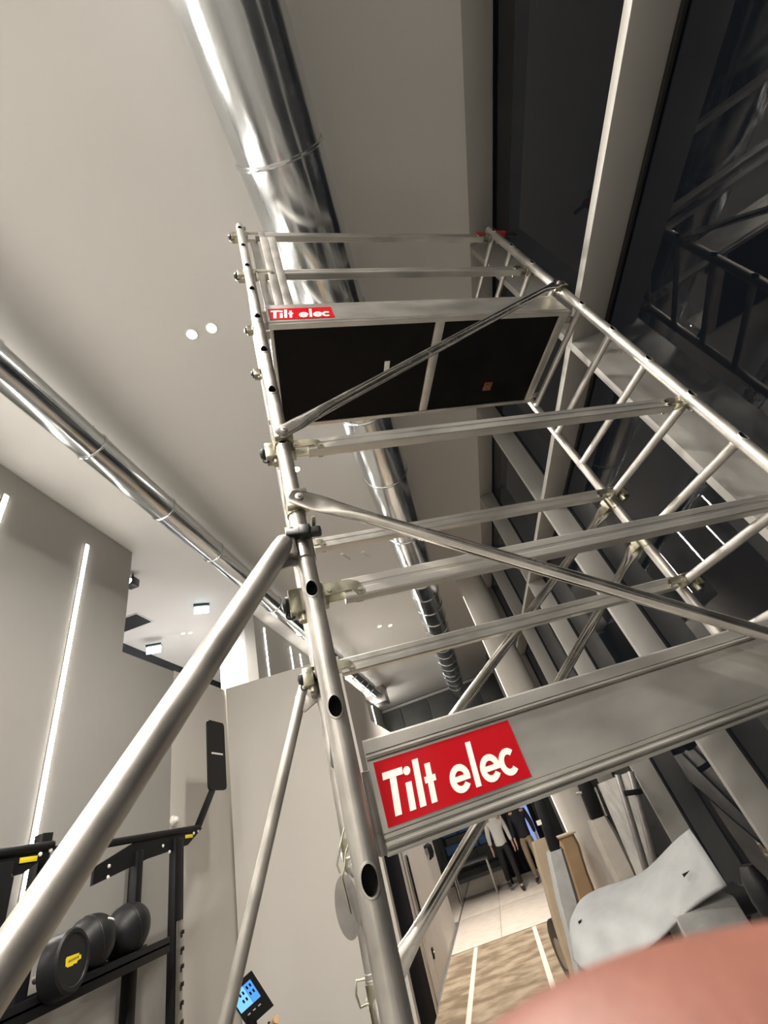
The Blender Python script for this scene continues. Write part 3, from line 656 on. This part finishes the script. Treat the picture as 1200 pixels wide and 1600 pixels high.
slab(bm, [c + sy_ * a_ * 1.35 + sz_ * b_ * 1.1 for a_, b_ in pts], .002, ax); o = obj('emblem', bm, 'yellow', disc); o['label'] = 'yellow emblem plate'
bm = B()
for q in range(8):
    a_ = -.036 + q * .009; slab(bm, [c + ax * .0021 + sy_ * (a_ + e) * 1.35 + sz_ * (-.006 + h_ + a_ * .08) for e, h_ in ((0, 0), (.004, 0), (.006, .012), (.002, .012))], .0008, ax)
obj('emblem_marks', bm, 'gasket', disc)
bm = B(); tube(bm, Vector((0, 0, rr)) - ax * .20, Vector((0, 0, rr)) - ax * .05, .025, n_=16); obj('hub', bm, 'steel', disc)

# exercise machine with a lit screen at the bottom edge
DP = 3.05
q = [ray(px, py) * DP for px, py in ((393, 1516), (428, 1571), (386, 1611), (353, 1552))]
ctr = sum(q, Vector()) / 4; nrm = (-ctr).normalized()
t = empty('exercise_machine', (ctr.x, ctr.y, FLOOR)); tag(t, 'exercise machine console with a lit blue screen beside the thin stabiliser', 'gym machine')
L_ = Matrix.Translation((-ctr.x, -ctr.y, -FLOOR))
e1 = (q[1] - q[0]); e2 = (q[3] - q[0])
def quad(u0, v0, u1, v1, lift): return [q[0] + e1 * a_ + e2 * b_ + nrm * lift for a_, b_ in ((u0, v0), (u1, v0), (u1, v1), (u0, v1))]
bm = B(); slab(bm, quad(0, 0, 1, 1, 0), .03, -nrm); bm.transform(L_); sc_ = obj('console', bm, 'black_plastic', t)
def plate(name, m_, u0, v0, u1, v1, lift=.002, par=None):
    bm = B(); slab(bm, quad(u0, v0, u1, v1, lift), .0015, -nrm); bm.transform(L_); return obj(name, bm, m_, par or sc_)
plate('screen', 'screen_blue', .14, .18, .62, .46); plate('screen', 'screen_light', .14, .47, .62, .94)
for a_, b_ in ((.2, .24), (.36, .24), (.2, .36), (.36, .36), (.24, .54), (.40, .54), (.24, .66), (.40, .66)): plate('icon', 'navy', a_, b_, a_ + .08, b_ + .06, .0035)
for a_, b_ in ((.74, .3), (.74, .5), (.74, .7)): plate('key', 'white', a_, b_, a_ + .03, b_ + .10, .003)
bm = B(); tube(bm, ctr - nrm * .09, (ctr.x - .1, ctr.y + .35, FLOOR + .1), .035, n_=14); bm.transform(L_); obj('mast', bm, 'black_paint', t)
bm = B(); box(bm, (-.35, 0, 0), (.15, 1.1, .16), .02); obj('base', bm, 'black_paint', t)
h = ray(432, 1592) * 3.0; bm = B(); tube(bm, h, ray(420, 1610) * 3.05, .022, .02, n_=12); bm.transform(L_); obj('grip', bm, 'wood', t)
bm = B(); tube(bm, ray(418, 1600) * 3.06, ray(455, 1612) * 3.06, .014, n_=10); bm.transform(L_); obj('handle', bm, 'black_paint', t)

# ------------------------------------------------------------------ corridor: doors, floor sheets, tape
bm = B(); box(bm, (-1.70, 7.15, FLOOR), (-1.66, 8.02, .35), .006); dr = struct('door_1', bm, 'navy', label='very dark navy door in the corridor wall beside the scaffold post', cat='door')
bm = B(); box(bm, (-1.70, 8.02, FLOOR), (-1.65, 8.16, .45), .006); struct('trim_3', bm, 'white_paint', label='white door frame upright beside the navy door', cat='door frame')
bm = B(); box(bm, (-1.70, 8.16, FLOOR), (-1.685, 8.40, .45), .004); struct('trim_4', bm, 'panel_gray', label='dark grey strip right of the white frame', cat='trim')
sl = empty('door_pull', (-1.69, 8.72, -1.2)); tag(sl, 'long dark upright pull handle recessed in the white corridor wall', 'handle')
bm = B(); box(bm, (-.01, -.07, .0), (.012, .07, .82), .01); obj('recess_plate', bm, 'steel', sl)
bm = B(); box(bm, (.012, -.04, .03), (.03, .02, .79), .01); obj('grip_bar', bm, 'black_paint', sl)
hk = empty('coat_hooks', (-1.69, 11.15, -.62)); tag(hk, 'row of black hooks high on the white corridor wall', 'hooks')
bm = B(); box(bm, (-.01, -.3, .12), (.012, .35, .17), .004); obj('hook_bar', bm, 'black_paint', hk)
for y in (-.22, -.05, .12, .28):
    bm = B(); path_tube(bm, [(.01, y, .15), (.06, y, .12), (.07, y, 0), (.04, y, -.08)], .018, 8); obj('hook', bm, 'black_paint', hk)
lk = empty('door_lock', (-1.69, 8.98, -1.62)); tag(lk, 'small black lock low on the white corridor wall', 'lock')
bm = B(); box(bm, (-.01, -.04, -.06), (.012, .04, .06), .004); obj('plate', bm, 'black_paint', lk)
bm = B(); tube(bm, (.012, 0, 0), (.03, 0, 0), .015, n_=12); obj('knob', bm, 'steel', lk)

fl = empty('floor_covering', (0, 0, FLOOR)); tag(fl, 'mottled brown protective fleece taped over the near corridor floor', 'floor covering')
bm = B(); box(bm, (-1.66, 3.2, 0), (1.55, 10.43, .006)); o = obj('fleece', bm, 'sheet_brown', fl)
for x, y0, y1 in ((-1.20, 4.0, 10.43), (-.115, 4.0, 10.43)):
    bm = B(); box(bm, (x - .035, y0, .006), (x + .035, y1, .0075)); obj('tape_strip', bm, 'tape', fl)
fl = empty('floor_boards', (0, 0, FLOOR)); tag(fl, 'pale protective boards covering the far corridor floor', 'floor covering')
for x0, x1 in ((-3.2, -1.70), (-1.66, -.714), (-.708, .425), (.431, 1.55)):
    for y0, y1 in ((10.46, 12.9), (12.906, 15.4), (15.406, 18.0)):
        if x0 < -3 and y0 < 12.5: continue
        bm = B(); box(bm, (x0, y0, 0), (x1, y1, .009), .002); obj('board', bm, 'sheet_white', fl)

# ------------------------------------------------------------------ wrapped equipment on the right of the corridor
def tall(name, px_top, px_bot, Y, wd, dp, m_, label, cat, zb=None, group=None, lean=True, bevel=.03):
    a = at(*px_top, Y=Y); b_ = at(*px_bot, Y=Y); zb = FLOOR if zb is None else zb
    dirv = (b_ - a); base = a + dirv * ((zb - a.z) / dirv.z) if lean and abs(dirv.z) > .05 else Vector((a.x, a.y, zb))
    t = empty(name, (base.x, base.y, zb)); tag(t, label, cat, group)
    bm = B(); n_ = 9; rings = []
    top = a - base
    for i in range(n_):
        s_ = i / (n_ - 1); c = top * s_ + Vector((0, 0, (zb - base.z) * 0)); rr_ = random.uniform(.92, 1.08)
        wv = wd * rr_ / 2; dv_ = dp * random.uniform(.92, 1.08) / 2
        if i == n_ - 1: wv *= .85; dv_ *= .85
        rings.append([c + Vector((x * wv, y * dv_, 0)) for x, y in ((-1, -.6), (-.7, -1), (.7, -1), (1, -.6), (1, .6), (.7, 1), (-.7, 1), (-1, .6))])
    loft(bm, rings); obj('wrapping' if 'foam' in m_ else 'sheet', bm, m_, t, angle=25)
    return t, base, a
# black machine uprights and the covers pulled over them
t, base, a = tall('wrapped_upright', (866, 1328), (905, 1480), 5.6, .19, .22, 'foam_gray', 'grey foam wrapped machine upright with a black head sticking out', 'gym machine')
bm = B(); beam(bm, a - base + Vector((0, 0, -.05)), at(838, 1240, Y=5.6) - base, .13, .10, .01); obj('mast', bm, 'black_paint', t)
bm = B(); c = (at(843, 1285, Y=5.55) - base); box(bm, c - Vector((.03, .012, .02)), c + Vector((.03, .0, .02))); obj('label_plate', bm, 'paper', t)
t, base, a = tall('wrapped_upright', (932, 1278), (985, 1390), 7.0, .26, .26, 'foam_cream', 'cream foam wrapped machine upright in front of the round column', 'gym machine')
bm = B(); beam(bm, a - base + Vector((0, 0, -.08)), at(905, 1205, Y=7.0) - base, .17, .16, .015); obj('mast', bm, 'black_paint', t)
bm = B(); beam(bm, at(900, 1240, Y=6.95) - base, at(950, 1232, Y=6.95) - base, .03, .03, .005); tube(bm, at(930, 1230, Y=6.9) - base, at(948, 1275, Y=6.9) - base, .02, n_=10); obj('bracket', bm, 'steel', t)
t, base, a = tall('cardboard_sheet', (842, 1312), (882, 1440), 6.6, .24, .10, 'card_pale', 'pale brown cardboard sheet leaning left of the grey wrapped upright', 'cardboard')
t, base, a = tall('cardboard_box', (884, 1304), (912, 1390), 8.3, .26, .24, 'card', 'brown cardboard carton between the wrapped uprights', 'box')
bm = B(); box(bm, (-.135, -.125, a.z - FLOOR - .01), (.135, .125, a.z - FLOOR + .01)); bm.transform(Matrix.Translation((a.x - base.x, 0, 0))); obj('lid', bm, 'card_pale', t)
bm = B(); slab(bm, [at(935, 1225, Y=6.3), at(985, 1205, Y=6.3), at(1042, 1395, Y=6.0), at(1010, 1400, Y=6.0)], .05, (0, 1, 0))
tag(obj('plastic_film', bm, 'film'), 'crumpled translucent wrapping film hung over the frame by the window', 'plastic film')
fb = empty('folded_frame', at(1000, 1400, Y=5.9)); fb.location.z = FLOOR; tag(fb, 'grey folded machine frame wrapped in film near the window', 'gym machine')
L_ = Matrix.Translation(-fb.location)
for (a0, b0) in (((985, 1205), (1040, 1410)), ((965, 1210), (1025, 1410))):
    A_ = at(*a0, Y=5.9); B_ = at(*b0, Y=5.9); dv = B_ - A_; E_ = A_ + dv * ((FLOOR - A_.z) / dv.z) if False else B_
    bm = B(); beam(bm, A_, B_, .06, .06, .008); bm.transform(L_); obj('frame_tube', bm, 'steel', fb)
bm = B(); beam(bm, at(1025, 1410, Y=5.9), Vector((fb.location.x, fb.location.y, FLOOR)), .08, .08, .01); beam(bm, at(975, 1240, Y=5.85), at(1003, 1236, Y=5.85), .03, .05, .005); bm.transform(L_); obj('cross_tube', bm, 'black_paint', fb)

# treadmill under the draped foam sheet
tm = empty('treadmill', (.95, 3.75, FLOOR)); tag(tm, 'black treadmill under the pale draped foam sheet', 'treadmill')
bm = B(); box(bm, (-.42, -.2, .08), (.42, 1.6, .20), .02); obj('running_deck', bm, 'black_rubber', tm)
bm = B(); box(bm, (-.45, 1.3, .05), (.45, 1.75, .32), .05); obj('motor_cover', bm, 'black_plastic', tm)
for x in (-.44, .40):
    bm = B(); box(bm, (x - .02, -.25, .05), (x + .05, 1.7, .22), .015); obj('side_rail', bm, 'steel', tm)
    bm = B(); beam(bm, (x + .01, 1.4, .1), (x + .01, .55, 1.02), .07, .09, .01); obj('upright', bm, 'black_paint', tm)
bm = B(); box(bm, (-.45, .25, .95), (.45, .60, 1.05), .03); obj('console', bm, 'black_plastic', tm)
for x in (-.44, .44):
    bm = B(); path_tube(bm, [(x, .5, 1.03), (x, .2, 1.05), (x, -.05, 1.0)], .022, 10); obj('handrail', bm, 'black_rubber', tm)
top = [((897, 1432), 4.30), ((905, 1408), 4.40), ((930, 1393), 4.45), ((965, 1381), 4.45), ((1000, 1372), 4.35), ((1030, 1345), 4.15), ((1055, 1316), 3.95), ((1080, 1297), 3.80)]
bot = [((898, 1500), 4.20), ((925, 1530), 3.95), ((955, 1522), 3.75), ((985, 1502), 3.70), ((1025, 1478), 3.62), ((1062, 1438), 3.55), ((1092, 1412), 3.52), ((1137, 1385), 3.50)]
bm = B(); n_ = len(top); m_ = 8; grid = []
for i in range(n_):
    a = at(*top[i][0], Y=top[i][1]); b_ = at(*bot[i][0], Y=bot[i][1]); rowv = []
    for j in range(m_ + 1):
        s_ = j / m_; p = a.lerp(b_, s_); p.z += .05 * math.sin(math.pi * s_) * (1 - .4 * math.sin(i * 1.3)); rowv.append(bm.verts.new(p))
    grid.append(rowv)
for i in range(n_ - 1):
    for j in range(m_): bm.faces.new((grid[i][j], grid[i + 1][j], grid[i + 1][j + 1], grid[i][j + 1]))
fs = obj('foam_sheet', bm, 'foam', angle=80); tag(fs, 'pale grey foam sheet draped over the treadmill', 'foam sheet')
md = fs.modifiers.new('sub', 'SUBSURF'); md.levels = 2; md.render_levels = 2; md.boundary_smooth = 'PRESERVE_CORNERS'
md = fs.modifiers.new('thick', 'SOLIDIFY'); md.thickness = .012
for nm, P in (('tear', ((1066, 1366), (1078, 1360), (1069, 1371))), ('tear', ((903, 1440), (909, 1436), (907, 1450)))):
    bm = B(); Y_ = 3.62 if P[0][0] > 1000 else 4.2
    slab(bm, [at(*p, Y=Y_) for p in P], .004, (0, 1, 0)); o = obj(nm, bm, 'gasket', fs)
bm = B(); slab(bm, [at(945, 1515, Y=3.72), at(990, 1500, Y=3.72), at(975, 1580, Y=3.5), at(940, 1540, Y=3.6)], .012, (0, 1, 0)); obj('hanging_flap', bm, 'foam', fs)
c = at(1110, 1430, Y=3.6)
bm = B(); box(bm, (c.x - .2 - .95, -.22, .2), (c.x + .16 - .95, .15, c.z - FLOOR + .06), .02); obj('shroud', bm, 'foam_gray', tm)
for k, (px, Y_, rr_, lb) in enumerate((((868, 1450), 7.4, .16, 'dark round trolley wheel on the far side of the two wheels by the tape'), ((884, 1492), 5.15, .17, 'dark round trolley wheel nearest the foam sheet'))):
    p = at(*px, Y=Y_); t = empty('trolley_wheel', (p.x, p.y, FLOOR)); tag(t, lb, 'wheel', 'trolley wheels')
    rr_ = max(.12, min(.3, (p.z - FLOOR)))
    bm = B(); lathe(bm, [(-.05, rr_ * .7), (-.045, rr_ * .95), (-.03, rr_), (.03, rr_), (.045, rr_ * .95), (.05, rr_ * .7)], (0, 0, rr_), (1, .25, 0), 28); obj('tyre', bm, 'black_rubber', t)
    bm = B(); lathe(bm, [(-.055, rr_ * .45), (.055, rr_ * .45)], (0, 0, rr_), (1, .25, 0), 20); obj('hub', bm, 'steel', t)
kb = empty('machine_by_window', at(1185, 1400, Y=3.0)); kb.location.z = FLOOR; tag(kb, 'black padded machine seat by the window at the right border', 'gym machine')
L_ = Matrix.Translation(-kb.location); c = at(1180, 1385, Y=3.0); 
bm = B(); path_tube(bm, [at(1165, 1352, Y=3.0), at(1178, 1375, Y=3.0), at(1195, 1405, Y=3.0), at(1215, 1440, Y=3.0)], [.03, .055, .06, .05], 14); bm.transform(L_); obj('pad', bm, 'black_rubber', kb)
e_ = at(1215, 1440, Y=3.0); bm = B(); beam(bm, e_, (e_.x, e_.y, FLOOR), .08, .08, .01); box(bm, (e_.x - .3, e_.y - .2, FLOOR), (e_.x + .15, e_.y + .2, FLOOR + .5), .03); bm.transform(L_); obj('body', bm, 'black_paint', kb)

# ------------------------------------------------------------------ far corridor furniture
cr_ = empty('shelving', (-1.05, 15.2, FLOOR)); tag(cr_, 'dark shelving stacked with blue crates at the left of the far corridor', 'shelf')
bm = B()
for x in (-.75, .72): box(bm, (x, -.25, 0), (x + .05, .25, 2.0), .005)
for z in (.55, .95, 1.35, 1.75, 1.98): box(bm, (-.75, -.25, z), (.77, .25, z + .03), .004)
obj('shelf_frame', bm, 'black_paint', cr_)
for q, z in enumerate((.98, 1.38, 1.78)):
    for k in range(3):
        t = empty('crate', (-1.53 + k * .48, 15.15, FLOOR + z + .002)); tag(t, 'blue plastic crate, %s of the %s row on the dark far shelving' % (('left one', 'middle one', 'right one')[k], ('bottom', 'middle', 'top')[q]), 'crate', 'blue crates on the far shelving')
        bm = B(); box(bm, (-.21, -.24, 0), (.21, .2, .17), .01); obj('tub', bm, 'blue', t)
        bm = B(); box(bm, (-.225, -.255, .17), (.225, .215, .20), .008); obj('rim', bm, 'blue', t)
tb = empty('work_table', (-.98, 14.55, FLOOR)); tag(tb, 'table with pale legs behind the walking person', 'table')
bm = B(); box(bm, (-.75, -.3, .72), (.3, .3, .76), .005); obj('table_top', bm, 'panel_gray', tb)
for x in (-.7, .25):
    for y in (-.25, .25):
        bm = B(); box(bm, (x - .02, y - .02, 0), (x + .02, y + .02, .72), .003); obj('leg', bm, 'steel', tb)
dk = empty('dark_cabinet', (.1, 16.2, FLOOR)); tag(dk, 'black cabinet in the dark at the end of the corridor', 'cabinet')
bm = B(); box(bm, (-.5, -.3, 0), (.9, .3, 1.9), .01); obj('carcass', bm, 'black_paint', dk)
for x in (-.48, .0, .45):
    bm = B(); box(bm, (x, -.32, .05), (x + .42, -.3, 1.85), .005); obj('door', bm, 'jacket', dk)
p = at(822, 1283, Y=15.0); tv = empty('lit_screen', (p.x, p.y, p.z)); tag(tv, 'bluish lit screen on a stand behind the second person', 'screen')
bm = B(); box(bm, (-.17, -.01, -.55), (.17, .02, .55), .006); obj('display', bm, 'screen_far', tv)
bm = B(); box(bm, (-.2, .02, -.58), (.2, .05, .58), .006); box(bm, (-.05, .02, FLOOR - p.z), (.05, .05, -.5), .006); obj('stand', bm, 'black_plastic', tv)

# ------------------------------------------------------------------ people
def skinned(name, verts, edges, m_, parent, sub=2, root=0):
    me = bpy.data.meshes.new(name); me.from_pydata([v[:3] for v in verts], edges, []); me.materials.append(M[m_])
    o = bpy.data.objects.new(name, me); C.objects.link(o); o.parent = parent
    md = o.modifiers.new('skin', 'SKIN'); md.use_smooth_shade = True
    for i, v in enumerate(verts):
        sv = me.skin_vertices[0].data[i]; rr_ = v[3]; sv.radius = (rr_, v[4] if len(v) > 4 else rr_); sv.use_root = (i == root)
    md = o.modifiers.new('sub', 'SUBSURF'); md.levels = sub; md.render_levels = sub
    return o
def person(loc, rz, label, top_m, leg_m, stride, arms):
    t = empty('person', loc, rz); tag(t, label, 'person', None)
    s_ = stride
    hip, knee, ank = .95, .52, .10
    LL = [(.10, .0, hip - .03), (.11, -.10 * s_ - .05, knee), (.11, -.26 * s_ + .03, ank)]
    RL = [(-.10, .0, hip - .03), (-.11, .16 * s_ - .06, knee), (-.11, .34 * s_ - .02, ank + .07 * s_)]
    sh = 1.43
    LA = [(.20, 0, sh), (.26, .03, 1.15), (.27, arms, .90), (.27, arms - .03, .80)]
    RA = [(-.20, 0, sh), (-.26, .03, 1.15), (-.27, -arms, .92), (-.27, -arms - .03, .82)]
    V = [(0, 0, .98, .09, .07), (0, 0, 1.2, .09, .07), (0, 0, 1.40, .09, .06), (0, 0, 1.52, .055), (0, -.02, 1.60, .075), (0, -.025, 1.70, .085), (0, -.02, 1.77, .05)]
    E_ = [(0, 1), (1, 2), (2, 3), (3, 4), (4, 5), (5, 6)]
    for leg in (LL, RL):
        i = len(V); V += [(*leg[0], .06), (*leg[1], .042), (*leg[2], .032), (leg[2][0], leg[2][1] - .14, leg[2][2] - .06, .032)]; E_ += [(0, i), (i, i + 1), (i + 1, i + 2), (i + 2, i + 3)]
    for arm in (LA, RA):
        i = len(V); V += [(*arm[0], .045), (*arm[1], .034), (*arm[2], .026), (*arm[3], .034)]; E_ += [(2, i), (i, i + 1), (i + 1, i + 2), (i + 2, i + 3)]
        for q in range(5):
            sx = (q - 1.6) * .018; j = len(V); ln = (.07, .085, .09, .08, .05)[q]
            V += [(arm[3][0] + (.01 if q < 4 else 0), arm[3][1] + sx, arm[3][2] - .05, .010), (arm[3][0] + (-.005 if q < 4 else -.02), arm[3][1] + sx * 1.1 - (.02 if q == 4 else .01), arm[3][2] - .05 - ln * .7, .008)]
            E_ += [(i + 3, j), (j, j + 1)]
    skinned('body', V, E_, 'skin2', t)
    V = [(0, 0, .86, .17, .13), (0, 0, .95, .17, .13), (0, 0, 1.15, .16, .125), (0, 0, 1.40, .155, .115), (0, 0, 1.49, .075)]; E_ = [(0, 1), (1, 2), (2, 3), (3, 4)]
    for arm in (LA, RA):
        i = len(V); V += [(*arm[0], .072), (*arm[1], .060), (arm[2][0], arm[2][1], arm[2][2] + .02, .046)]; E_ += [(3, i), (i, i + 1), (i + 1, i + 2)]
    skinned('shirt' if top_m == 'shirt' else 'jacket', V, E_, top_m, t)
    V = [(0, 0, .98, .15, .12), (0, 0, .90, .15, .12)]; E_ = [(0, 1)]
    for leg in (LL, RL):
        i = len(V); V += [(*leg[0], .10), (*leg[1], .074), (leg[2][0], leg[2][1], leg[2][2] + .0, .058)]; E_ += [(1, i), (i, i + 1), (i + 1, i + 2)]
    skinned('trousers', V, E_, leg_m, t)
    for leg in (LL, RL):
        x, y, z = leg[2]; bm = B(); bz = max(0, z - .10)
        path_tube(bm, [(x, y + .06, bz + .05), (x, y, bz + .06), (x, y - .10, bz + .045), (x, y - .19, bz + .035)], [.035, .048, .045, .03], 12); obj('shoe', bm, 'shoe', t)
    bm = B(); lathe(bm, [(-.02, .098), (.05, .105), (.10, .085), (.135, .03), (.137, .001)], (0, .0, 1.70), (0, .12, 1), 20); obj('hair', bm, 'hair', t)
    bm = B()
    for x in (-.03, .03): lathe(bm, [(0, .012), (.006, .006), (.007, .001)], (x, -.105, 1.70), (0, -1, 0), 10)
    obj('eyes', bm, 'hair', t)
    bm = B(); path_tube(bm, [(0, -.10, 1.70), (0, -.125, 1.665), (0, -.105, 1.655)], [.008, .014, .008], 8); obj('nose', bm, 'skin2', t)
    bm = B(); path_tube(bm, [(-.022, -.098, 1.62), (0, -.104, 1.617), (.022, -.098, 1.62)], .005, 6); obj('mouth', bm, 'red_plastic', t)
    bm = B()
    for x in (-.088, .088): lathe(bm, [(-.008, .006), (0, .028), (.008, .006)], (x, -.01, 1.68), (1, 0, 0), 12)
    obj('ears', bm, 'skin2', t)
person((-.22, 13.95, FLOOR + .009), .12, 'walking person in a white shirt and black trousers', 'shirt', 'trousers', 1.0, -.10)
person((.42, 13.8, FLOOR + .009), -.2, 'person in a dark jacket and beige trousers behind the walking person', 'jacket', 'beige', .35, .06)

# ------------------------------------------------------------------ the photographer's hand, one finger reaching in front of the lens at the lower right
hand = empty('person', (0, 0, 0)); hand.matrix_world = cam.matrix_world.copy()
tag(hand, 'photographer showing one blurred pink fingertip close to the lens', 'person')
def cv(x, y, z): return (x, -y, -z)                     # camera right, down, forward in metres
V = []; E_ = []
def chain(pts, start=None):
    prev = start
    for p in pts:
        V.append((*cv(*p[:3]), *p[3:])); i = len(V) - 1
        if prev is not None: E_.append((prev, i))
        prev = i
    return prev
chain([(.150, .120, .020, .022, .028)])
wrist = chain([(.128, .098, .024, .024, .036)], 0)
palm = chain([(.098, .080, .028, .016, .034)], wrist)
# index finger across the lower right of the view
chain([(.072, .052, .030, .0105), (.050, .0415, .0300, .0102), (.034, .0425, .0300, .0098), (.022, .0445, .0300, .0094), (.012, .0485, .0300, .0086), (.006, .0520, .0300, .0062)], palm)
chain([(.066, .066, .034, .0105), (.046, .066, .048, .0098), (.044, .070, .030, .0085), (.056, .072, .022, .0072)], palm)
chain([(.068, .080, .034, .0100), (.050, .082, .048, .0094), (.048, .086, .031, .0082), (.060, .087, .023, .0070)], palm)
chain([(.074, .094, .032, .0090), (.058, .097, .043, .0082), (.057, .100, .030, .0072), (.066, .101, .022, .0062)], palm)
chain([(.105, .064, .012, .0115), (.088, .056, .000, .0105), (.072, .058, -.006, .0085)], wrist)
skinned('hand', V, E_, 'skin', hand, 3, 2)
bm = B(); lathe(bm, [(-.0, .0045), (.0006, .0042), (.0009, .001)], (0, 0, 0), (0, 0, 1), 16); bm.transform(Matrix.Translation(cv(.0110, .0525, .0370)) @ Matrix.Rotation(math.pi, 4, 'X') @ Matrix.Diagonal((1.3, 1, 1, 1))); obj('fingernail', bm, 'nail', hand)
bm = B(); path_tube(bm, [cv(.140, .110, .022), cv(.175, .142, .017), cv(.23, .19, .01)], [.036, .042, .046], 20); obj('sleeve_cuff', bm, 'cuff', hand)

ph = empty('phone', (0, 0, 0)); ph.matrix_world = cam.matrix_world.copy(); tag(ph, 'dark phone the photographer holds, its lens taking the picture', 'phone')
bm = B(); box(bm, cv(-.020, -.020, -.0125), cv(.0555, .128, -.0045)); es = [e for e in bm.edges if abs((e.verts[0].co - e.verts[1].co).z) > .004]
bmesh.ops.bevel(bm, geom=es, offset=.010, segments=5, affect='EDGES'); obj('phone_case', bm, 'black_plastic', ph)
bm = B(); box(bm, cv(-.017, -.017, -.0130), cv(.0525, .125, -.0124)); obj('display', bm, 'gasket', ph)
bm = B(); lathe(bm, [(0, .0078), (.0015, .0076), (.0015, .0062), (.0006, .0060)], cv(0, 0, -.0045), (0, 0, -1), 28); obj('lens_ring', bm, 'steel', ph)
